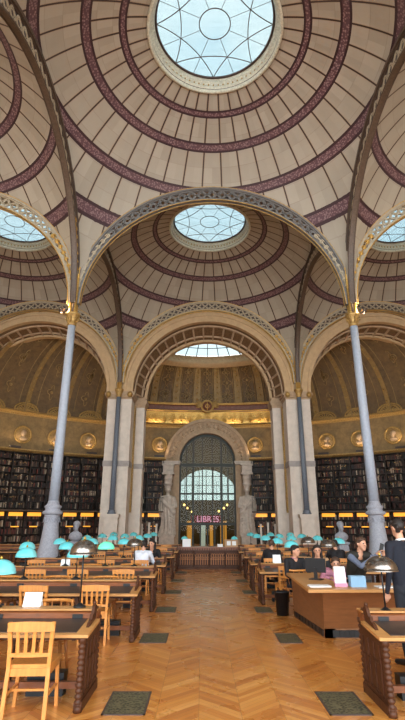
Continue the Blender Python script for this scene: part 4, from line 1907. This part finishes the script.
ZT = .828
put_lamp('h', -1.84, YR[0] + .68, ZT, 'gunmetal-shaded desk lamp on the nearest left reading table')
put_lamp('t', -2.84, YR[0] + .68, ZT, 'turquoise-shaded desk lamp at the far left edge of the nearest reading table', 1.05)
put_lamp('c', 1.74, YRR[0] + .66, ZT - .02, 'gunmetal dome desk lamp on the nearest right reading table, in front of the suited man')
for i in range(1, 7):
    for k in range(3):
        x = -2.62 - .92 * k
        kind = 't'
        if i == 1 and k > 1:
            continue
        if (i, k) == (2, 0):
            kind = 'g'
        if (i, k) == (1, 0):
            kind = 't'
        kn = {'t': 'turquoise-shaded', 'g': 'glowing green-shaded'}[kind]
        put_lamp(kind, x, YR[i] + .68, ZT, f'{kn} desk lamp on the {rowname[i]} left table, {["first", "second", "third", "fourth"][k]} from the aisle')
put_lamp('c', -1.95, YR[2] + .66, ZT, 'gunmetal-shaded desk lamp at the aisle end of the third left table')
for i in (2, 3, 4, 5, 6):
    for k in range(3):
        x = 1.86 + .92 * k
        if (i, k) == (2, 2):
            continue
        kind = 'x' if (i, k) in ((2, 1), (3, 1)) else 't'
        kn = {'t': 'turquoise-shaded', 'x': 'dark-shaded lit'}[kind]
        put_lamp(kind, x, YRR[i] + .68, ZT, f'{kn} desk lamp on the right table {rn2[i]}, {["first", "second", "third"][k]} from the aisle')

# papers on tables
for i, (x, y, z, w2, h2, tilt, lab) in enumerate(((-2.42, YR[0] + .70, .829, .21, .16, 70, 'white paper notice propped on the ledge of the nearest left table'),
                                                 (1.48, YRR[2] + .66, .829, .20, .20, 72, 'white paper notice standing on the right table beyond the staffed desk'),
                                                 (-3.55, YR[2] + .68, .829, .2, .15, 70, 'white paper notice on the third left table'))):
    b = MB()
    b.box(-w2 / 2, w2 / 2, 0, .004, 0, h2, mtx=Matrix.Rotation(R(tilt - 90), 4, 'X'))
    b.box(-w2 / 2, w2 / 2, 0, .004, 0, h2 * .9, mtx=Matrix.Translation((0, .1, 0)) @ Matrix.Rotation(R(90 - tilt + 4), 4, 'X'))
    o = b.build('paper_notice', M['white'])
    o.location = (x, y, z)
    tag(o, lab, 'notice')

# ------------------------------------------------------------ issue counter before the door
r_ = thing('issue_counter', 'dark carved wooden counter facing the aisle before the glazed door', 'counter', (-.08, 20.5, 0))
b = MB()
b.box(-1.38, 1.38, -.10, .85, .78, .83)
b.build('countertop', M['walnut_mid'], r_)
b = MB()
b.box(-1.30, 1.30, 0, .8, .08, .78)
b.build('body', M['walnut'], r_)
b = MB()
b.box(-1.34, 1.34, -.05, .82, 0, .10)
b.box(-1.33, 1.33, -.04, .0, .66, .70)
b.build('plinth', M['walnut'], r_)
b = MB()
for k in range(26):
    b.box(-1.27 + k * .1, -1.21 + k * .1, -.045, 0, .71, .77)
b.build('dentil_row', M['walnut_mid'], r_)
for k in range(4):
    x0 = -1.24 + k * .625
    b = MB()
    for q in range(6):
        xx = x0 + .06 + q * .095
        b.box(xx - .012, xx + .012, -.03, 0, .16, .52)
        b.tube([(xx + .0475 + .0475 * math.cos(a), -.018, .52 + .05 * math.sin(a)) for a in np.linspace(0, PI, 8)], .010, 4)
        b.sphere((xx + .0475, -.015, .44), .02, .015, .02, 6, 5)
    b.box(x0 + .02, x0 + .60, -.03, 0, .36, .385)
    b.build('carved_panel', M['oak_red'], r_)
for k in range(5):
    x0 = -1.27 + k * .635
    b = MB()
    turned(b, x0, -.03, .10, .68, .024)
    b.build('turned_post', M['walnut'], r_)
put_lamp('t', -1.12, 20.95, .83, 'turquoise-shaded lamp on the left end of the issue counter', .8)
put_lamp('t', .98, 20.95, .83, 'turquoise-shaded lamp on the right end of the issue counter', .8)
o = MB().box(-.17, .17, -.1, .1, 0, .30).build('white_box', M['white'])
o.location = (-1.02, 20.68, .83)
tag(o, 'white upright display box on the left of the issue counter', 'box')
r_ = thing('wooden_tray_box', 'tan wooden compartment box on the right of the issue counter', 'box', (.82, 20.7, .83))
MB().box(-.27, .27, -.12, .12, 0, .28).build('body', M['cardboard'], r_)
MB().box(-.18, -.02, -.13, -.119, .06, .22).build('label_card', M['white'], r_)
MB().box(.04, .2, -.13, -.119, .06, .22).build('label_card', M['white'], r_)
o = MB().box(-.11, .11, -.02, .02, 0, .11).build('name_plate', M['white'])
o.location = (.36, 20.56, .83)
tag(o, 'small white name plate near the centre of the issue counter', 'sign')

# ------------------------------------------------------------ staffed desk on the right
r_ = thing('staffed_desk', 'large brown veneered staff desk with pale edged top right of the aisle', 'desk', (0, 0, 0))
ZD = .80
b = MB()
b.prism([(1.26, 7.95), (4.6, 8.05), (4.6, 8.85), (1.95, 8.85), (1.90, 10.5), (1.36, 10.5)], 'z', ZD - .045, ZD)
b.build('worktop', M['oak_pale'], r_)
b = MB()
vs = [(1.62, 8.62, .14), (4.5, 8.66, .14), (4.5, 8.22, ZD - .05), (1.52, 8.14, ZD - .05)]
vs2 = [(x, 8.78, z) for x, y_, z in vs]
b.add(vs + vs2, [(0, 1, 2, 3), (4, 7, 6, 5), (0, 4, 5, 1), (3, 2, 6, 7), (0, 3, 7, 4), (1, 5, 6, 2)])
b.build('front_panel', M['desk_wood'], r_)
b = MB()
vs = [(1.62, 8.62, .14), (1.52, 8.14, ZD - .05), (1.44, 10.42, ZD - .05), (1.46, 10.42, .14)]
vs2 = [(x + .06 + (.2 if i in (0, 1) else .3), y_, z) for i, (x, y_, z) in enumerate(vs)]
b.add(vs + vs2, [(0, 1, 2, 3), (4, 7, 6, 5), (0, 4, 5, 1), (3, 2, 6, 7), (0, 3, 7, 4), (1, 5, 6, 2)])
b.build('side_panel', M['desk_wood'], r_)
b = MB()
b.box(1.62, 4.5, 8.62, 8.76, 0, .14)
b.prism([(1.62, 8.62), (1.80, 8.62), (1.66, 10.42), (1.46, 10.42)], 'z', 0, .14)
b.build('plinth', M['desk_wood'], r_)
b = MB()
b.box(1.75, 4.3, 8.600, 8.622, .02, .12)
for k in range(30):
    b.box(1.77 + k * .085, 1.80 + k * .085, 8.592, 8.602, .02, .12)
b.build('vent_grille', M['black'], r_)
b = MB()
for k in range(9):
    f0, f1 = k / 9 + .01, (k + 1) / 9 - .01
    pa = (1.615 - .155 * f0, 8.64 + 1.76 * f0)
    pb_ = (1.615 - .155 * f1, 8.64 + 1.76 * f1)
    b.bar((pa[0] - .005, pa[1], .07), (pb_[0] - .005, pb_[1], .07), .012, .09)
b.build('vent_grille', M['black'], r_)

# things on the staffed desk
def brochure(x, y, w2, h2, m2, lab):
    r2 = thing('leaflet_holder', lab, 'holder', (x, y, ZD))
    b = MB()
    b.box(-w2 / 2, w2 / 2, -.03, .05, 0, .05)
    b.box(-w2 / 2, w2 / 2, .03, .05, 0, h2 * .7)
    b.build('stand', M['pink'] if m2 == 'p' else M['blue_card'], r2)
    b = MB()
    b.box(-w2 * .45, w2 * .45, -.004, .02, .03, h2, mtx=Matrix.Rotation(R(-8), 4, 'X'))
    b.build('leaflet', M['white'] if m2 == 'p' else M['blue_card'], r2)
    return r2


brochure(1.87, 8.30, .20, .30, 'p', 'white and pink leaflet holder standing at the front of the staffed desk')
o = MB()
o.box(-.12, .12, -.08, .08, 0, .16)
o = o.build('blue_box', M['blue_card'])
o.location = (2.14, 8.32, ZD)
tag(o, 'pale blue box on the staffed desk beside the leaflets', 'box')
b = MB()
b.box(-.17, .17, -.11, .11, 0, .02)
o = b.build('closed_laptop', M['white'])
o.location = (1.52, 8.32, ZD)
tag(o, 'flat pale document pad on the near corner of the staffed desk', 'pad')
b = MB()
b.box(-.2, .2, -.12, .12, 0, .012)
o = b.build('paper_sheets', M['white'])
o.location = (2.62, 8.25, ZD)
tag(o, 'loose white papers on the staffed desk in front of the vested man', 'paper')
r2 = thing('computer_monitor', 'black computer monitor seen from behind on the staffed desk', 'monitor', (1.70, 9.30, ZD), R(-35))
b = MB()
b.box(-.19, .19, -.015, .02, .12, .36)
b.build('housing', M['black_plastic'], r2)
b = MB()
b.box(-.03, .03, -.03, .0, .0, .2)
b.box(-.11, .11, -.09, .09, 0, .015)
b.build('stand', M['black_plastic'], r2)
MB().box(-.18, .18, .02, .024, .13, .35).build('screen', M['leather'], r2)
# waste bin
r2 = thing('waste_bin', 'black waste bin on the floor at the far corner of the staffed desk', 'bin', (1.26, 10.62, 0))
b = MB()
b.lathe([(.12, 0), (.15, .42), (.155, .42), (.155, .44), (.14, .44), (.11, .02), (.001, .02)], n=20)
b.build('body', M['black_plastic'], r2)

# ------------------------------------------------------------ floor grilles
def floor_grille(x, y, w2, d2, lab):
    r2 = thing('floor_grille', lab, 'grille', (x, y, 0))
    MB().box(-w2 / 2 + .02, w2 / 2 - .02, -d2 / 2 + .02, d2 / 2 - .02, 0, .006).build('mesh_plate', M['grille'], r2)
    b = MB()
    b.box(-w2 / 2, w2 / 2, -d2 / 2, -d2 / 2 + .02, 0, .009)
    b.box(-w2 / 2, w2 / 2, d2 / 2 - .02, d2 / 2, 0, .009)
    b.box(-w2 / 2, -w2 / 2 + .02, -d2 / 2, d2 / 2, 0, .009)
    b.box(w2 / 2 - .02, w2 / 2, -d2 / 2, d2 / 2, 0, .009)
    b.build('frame', M['iron_dark'], r2)


GY = [5.75, 8.62, 11.23, 13.9, 16.5, 19.1]
for i, y in enumerate(GY):
    floor_grille(-1.16, y, .43, .66, f'dark bronze floor grille on the left of the aisle, {ORD[i]} from the viewer')
    floor_grille((1.08, 1.02, .94, .9, .9, .9)[i], y, .43 if i == 0 else .36, .66, f'dark bronze floor grille on the right of the aisle, {ORD[i]} from the viewer')

# ------------------------------------------------------------ people
def V3(*a):
    return Vector(a)


def person(label, loc, rz, J, mats, hair, voxel=.012, fingers=True, head_turn=0.0, long_hair=False, collar=None):
    """J: joint positions (local, facing -y); mats: skin, top, sleeve, trouser, shoe, lips, eye; the body is one fused skin"""
    root = thing('person', label, 'person', loc, rz)
    b = MB()
    caps = []

    def C(p0, r0, p1, r1, mi, n=12):
        capsule(b, p0, r0, p1, r1, n)
        caps.append((tuple(p0), tuple(p1), (r0 + r1) / 2, mi))
    pel, ch, nk, hd = J['pelvis'], J['chest'], J['neck'], J['head']
    # trunk
    for sx in (-1, 1):
        C(pel + V3(sx * .075, 0, 0), .115, ch + V3(sx * .085, .0, -.08), .12, 1)
        C(ch + V3(sx * .075, 0, -.08), .12, ch + V3(sx * .09, .0, .06), .105, 1)
        C(nk + V3(sx * .03, .01, -.05), .06, J['sh' + ('l' if sx < 0 else 'r')], .068, 1)
        C(pel + V3(sx * .06, .02, -.05), .12, pel + V3(sx * .09, .01, -.09), .10, 3)
    C(pel, .13, ch, .13, 1)
    C(nk + V3(0, .0, -.08), .06, nk + (hd - nk) * .5, .055, 0)
    # head
    Rm = Matrix.Rotation(head_turn, 3, 'Z')
    def H(x, y, z):
        return hd + Rm @ V3(x, y, z)
    m4 = Matrix.Rotation(head_turn, 4, 'Z')
    b.sphere(tuple(hd + V3(0, 0, .02)), .078, .098, .100, 16, 12, mtx=m4)
    caps.append((tuple(H(0, -.01, .02)), tuple(H(0, .02, .03)), .08, 0))
    C(H(0, -.035, -.045), .058, H(0, -.05, -.075), .040, 0)
    C(H(0, -.092, .012), .010, H(0, -.108, -.018), .015, 0)
    C(H(-.018, -.084, -.055), .009, H(.018, -.084, -.055), .009, 5)
    for sx in (-1, 1):
        C(H(sx * .031, -.088, .016), .007, H(sx * .035, -.087, .016), .007, 6)
        C(H(sx * .078, .005, .015), .018, H(sx * .078, .008, -.015), .013, 0)
    for s_, sx in (('l', -1), ('r', 1)):
        sh, el, wr, hn = J['sh' + s_], J['el' + s_], J['wr' + s_], J['hd' + s_]
        C(sh, .066, sh + (el - sh) * .5, .054, 2)
        C(sh + (el - sh) * .5, .054, el, .045, 2)
        C(el, .045, wr, .032, 2)
        d = (hn - wr).normalized()
        C(wr, .028, wr + d * .03, .027, 0)
        side = d.cross(V3(0, 0, 1))
        if side.length < .3:
            side = V3(1, 0, 0)
        side.normalize()
        nrm = side.cross(d).normalized()
        for q in (-1, 0, 1):
            C(wr + d * .03 + side * q * .016, .019, wr + d * .085 + side * q * .021, .016, 0, 8)
        if fingers:
            for q, L in enumerate((.062, .072, .066, .052)):
                base = wr + d * .09 + side * (q - 1.5) * .021
                mid = base + d * L * .55 + nrm * J.get('curl', -.008)
                tip = mid + d * L * .35 + nrm * J.get('curl', -.008) * 3
                C(base, .0105, mid, .0098, 0, 8)
                C(mid, .0098, tip, .0085, 0, 8)
            tb = wr + d * .035 - side * .03 * sx
            C(tb, .013, tb + d * .035 - side * .025 * sx, .011, 0, 8)
            C(tb + d * .035 - side * .025 * sx, .011, tb + d * .062 - side * .022 * sx, .0095, 0, 8)
        hp, kn, an, to = J['hp' + s_], J['kn' + s_], J['an' + s_], J['to' + s_]
        C(hp, .088, kn, .060, 3)
        C(kn, .060, kn + (an - kn) * .35, .058, 3)
        C(kn + (an - kn) * .35, .058, an, .042, 3)
        C(an + V3(0, .02, -.03), .042, to, .034, 4)
    body = remesh_build(b, 'body', mats, caps, root, voxel, 2)
    # hair
    h = MB()
    hm = m4
    h.sphere(tuple(H(0, .018, .045)), .088, .100, .092, 16, 12, mtx=hm)
    for q in range(9):
        a = R(-60 + q * 15)
        capsule(h, H(.07 * math.sin(a), -.045 * math.cos(a) - .01, .098), .022, H(.085 * math.sin(a), -.075 * math.cos(a), .082), .016, 8)
    for q in range(7):
        a = R(90 + q * 30)
        capsule(h, H(.07 * math.cos(a - PI / 2 + R(0)) , .05 + .03 * math.sin(a), .02), .03, H(.065 * math.cos(a - PI / 2), .055, -.035), .022, 8)
    if long_hair:
        for q in range(9):
            a = R(180 * q / 8)
            x = .078 * math.cos(a)
            capsule(h, H(x, .02 + .05 * math.sin(a), .03), .035, H(x * 1.25, .03 + .06 * math.sin(a), -.22), .028, 8)
    remesh_build(h, 'hair', [hair], None, root, .010, 1)
    if collar:
        c = MB()
        c.tube([nk + V3(.062 * math.cos(a), .005 + .060 * math.sin(a), .005 + .012 * math.sin(a)) for a in np.linspace(0, 2 * PI, 16, endpoint=False)], .016, 6, closed=True)
        c.build('collar', collar, root)
    return root


def J_stand():
    return dict(pelvis=V3(0, 0, .98), chest=V3(0, .0, 1.32), neck=V3(0, .01, 1.50), head=V3(0, -.02, 1.65),
                shl=V3(-.19, .01, 1.43), shr=V3(.19, .01, 1.43), ell=V3(-.25, .03, 1.13), elr=V3(.25, .03, 1.13),
                wrl=V3(-.26, -.05, .87), wrr=V3(.26, -.05, .87), hdl=V3(-.26, -.07, .78), hdr=V3(.26, -.07, .78),
                hpl=V3(-.10, 0, .92), hpr=V3(.10, 0, .92), knl=V3(-.11, -.02, .50), knr=V3(.11, -.02, .50),
                anl=V3(-.12, .02, .09), anr=V3(.12, .02, .09), tol=V3(-.14, -.17, .036), tor=V3(.14, -.17, .036))


def J_sit(lean=.12, hands=.78, hy=-.42):
    return dict(pelvis=V3(0, 0, .56), chest=V3(0, -lean * .6, .88), neck=V3(0, -lean, 1.05), head=V3(0, -lean - .05, 1.19),
                shl=V3(-.19, -lean * .9, .99), shr=V3(.19, -lean * .9, .99), ell=V3(-.27, -lean - .12, .74), elr=V3(.27, -lean - .12, .74),
                wrl=V3(-.14, hy, hands), wrr=V3(.14, hy, hands), hdl=V3(-.10, hy - .08, hands), hdr=V3(.10, hy - .08, hands),
                hpl=V3(-.10, -.02, .53), hpr=V3(.10, -.02, .53), knl=V3(-.12, -.42, .50), knr=V3(.12, -.42, .50),
                anl=V3(-.12, -.40, .09), anr=V3(.12, -.40, .09), tol=V3(-.13, -.56, .036), tor=V3(.13, -.56, .036))


def mset(top, sleeve, trouser=None):
    return [M['skin'], top, sleeve, trouser or M['trouser'], M['black'], M['lips'], M['eye']]


# man in the dark suit, seen from behind
J = J_stand()
J['ell'] = V3(-.24, -.02, 1.14)
J['wrl'] = V3(-.18, -.20, 1.02)
J['hdl'] = V3(-.12, -.27, 1.03)
for k in J:
    J[k] = V3(J[k].x * 1.08, J[k].y, J[k].z * 1.03)
person('man in a dark navy suit standing with his back turned before the staffed desk', (2.42, 7.05, 0), PI + .35, J,
       mset(M['suit'], M['suit'], M['trouser']), M['hair_dark'], .011, collar=M['white'])
# man in a dark vest bending forward behind the desk, hands raised
J = J_stand()
J.update(pelvis=V3(0, .12, .88), chest=V3(0, -.02, 1.12), neck=V3(0, -.12, 1.26), head=V3(.02, -.20, 1.40),
         shl=V3(-.19, -.10, 1.20), shr=V3(.19, -.10, 1.20), ell=V3(-.10, -.36, 1.04), elr=V3(.40, -.22, 1.00),
         wrl=V3(.15, -.46, 1.22), wrr=V3(.33, -.42, 1.20), hdl=V3(.22, -.48, 1.31), hdr=V3(.29, -.47, 1.30),
         hpl=V3(-.10, .12, .84), hpr=V3(.10, .12, .84), knl=V3(-.11, .02, .47), knr=V3(.11, .02, .47),
         anl=V3(-.12, .12, .09), anr=V3(.12, .12, .09), tol=V3(-.14, -.07, .036), tor=V3(.14, -.07, .036))
person('man in a dark vest and slate sleeves leaning forward behind the desk with raised hands', (2.52, 9.45, 0), .15, J,
       mset(M['vest'], M['shirt_grey'], M['trouser']), M['hair_brown'], .010, head_turn=.35, collar=M['vest'])
o = MB().box(-.035, .035, -.005, .005, -.07, .07).build('phone', M['black_plastic'])
o.location = (2.85, 9.00, 1.36)
o.rotation_euler = (R(-20), R(25), 0)
tag(o, 'small black device held up in the hands of the vested man', 'phone')
# staff member seated behind the leaflets
put('b', 2.12, 9.98, 0, 'round bow-back wooden armchair behind the staffed desk under the seated rose-clad person')
Jl = J_sit(.30, .80, -.42)
Jl.update(chest=V3(0, -.16, .80), neck=V3(0, -.30, .92), head=V3(0, -.38, 1.03), shl=V3(-.19, -.27, .88), shr=V3(.19, -.27, .88), ell=V3(-.29, -.36, .80), elr=V3(.29, -.36, .80))
person('person in a rose top seated low behind the leaflet holder at the desk', (2.12, 9.98, 0), .1, Jl,
       mset(M['cloth_rose'], M['cloth_rose']), M['hair_brown'], .013, head_turn=-.3)
# two visitors seated beyond the desk facing the viewer
put('b', 1.62, 11.05, 0, 'bow-back armchair under the black-coated visitor nearest the aisle beyond the desk')
person('person in a black coat with a rose scarf seated beyond the desk, nearest the aisle', (1.62, 11.02, 0), .3, J_sit(.05, .62, -.30),
       mset(M['cloth_black'], M['cloth_black']), M['hair_dark'], .013, head_turn=.5, collar=M['cloth_rose'])
put('b', 2.16, 11.15, 0, 'bow-back armchair under the long-haired visitor beyond the desk')
person('long-haired person in black and tan seated beyond the desk beside the monitor', (2.16, 11.12, 0), -.1, J_sit(.04, .62, -.30),
       mset(M['cloth_tan'], M['cloth_black']), M['hair_dark'], .013, long_hair=True)
# readers on the right
person('reader in dark clothes, back turned, at the right table near the aisle beyond the desk', (1.60, YRR[3] - .12, 0), PI, J_sit(.15),
       mset(M['cloth_black'], M['cloth_black']), M['hair_brown'], .014)
person('reader in black bent over the right table at the outer seat behind the vested man', (3.43, YRR[3] - .12, 0), PI, J_sit(.2),
       mset(M['cloth_black'], M['cloth_black']), M['hair_dark'], .014)
# readers on the left
put('s', -2.02, YR[3] - .12, 0, 'honey oak slat-back chair under the white-shirted reader, left of the aisle')
person('reader in a white shirt leaning on the left table with back to the viewer', (-2.02, YR[3] - .12, 0), PI - .15, J_sit(.22),
       mset(M['shirt_white'], M['shirt_white']), M['hair_dark'], .012)
person('dark-haired reader in black facing the white-shirted reader across the left table', (-1.88, YR[3] + 1.06, 0), .2, J_sit(.18, .84, -.40),
       mset(M['cloth_black'], M['cloth_black']), M['hair_dark'], .013, head_turn=-.6, long_hair=True)
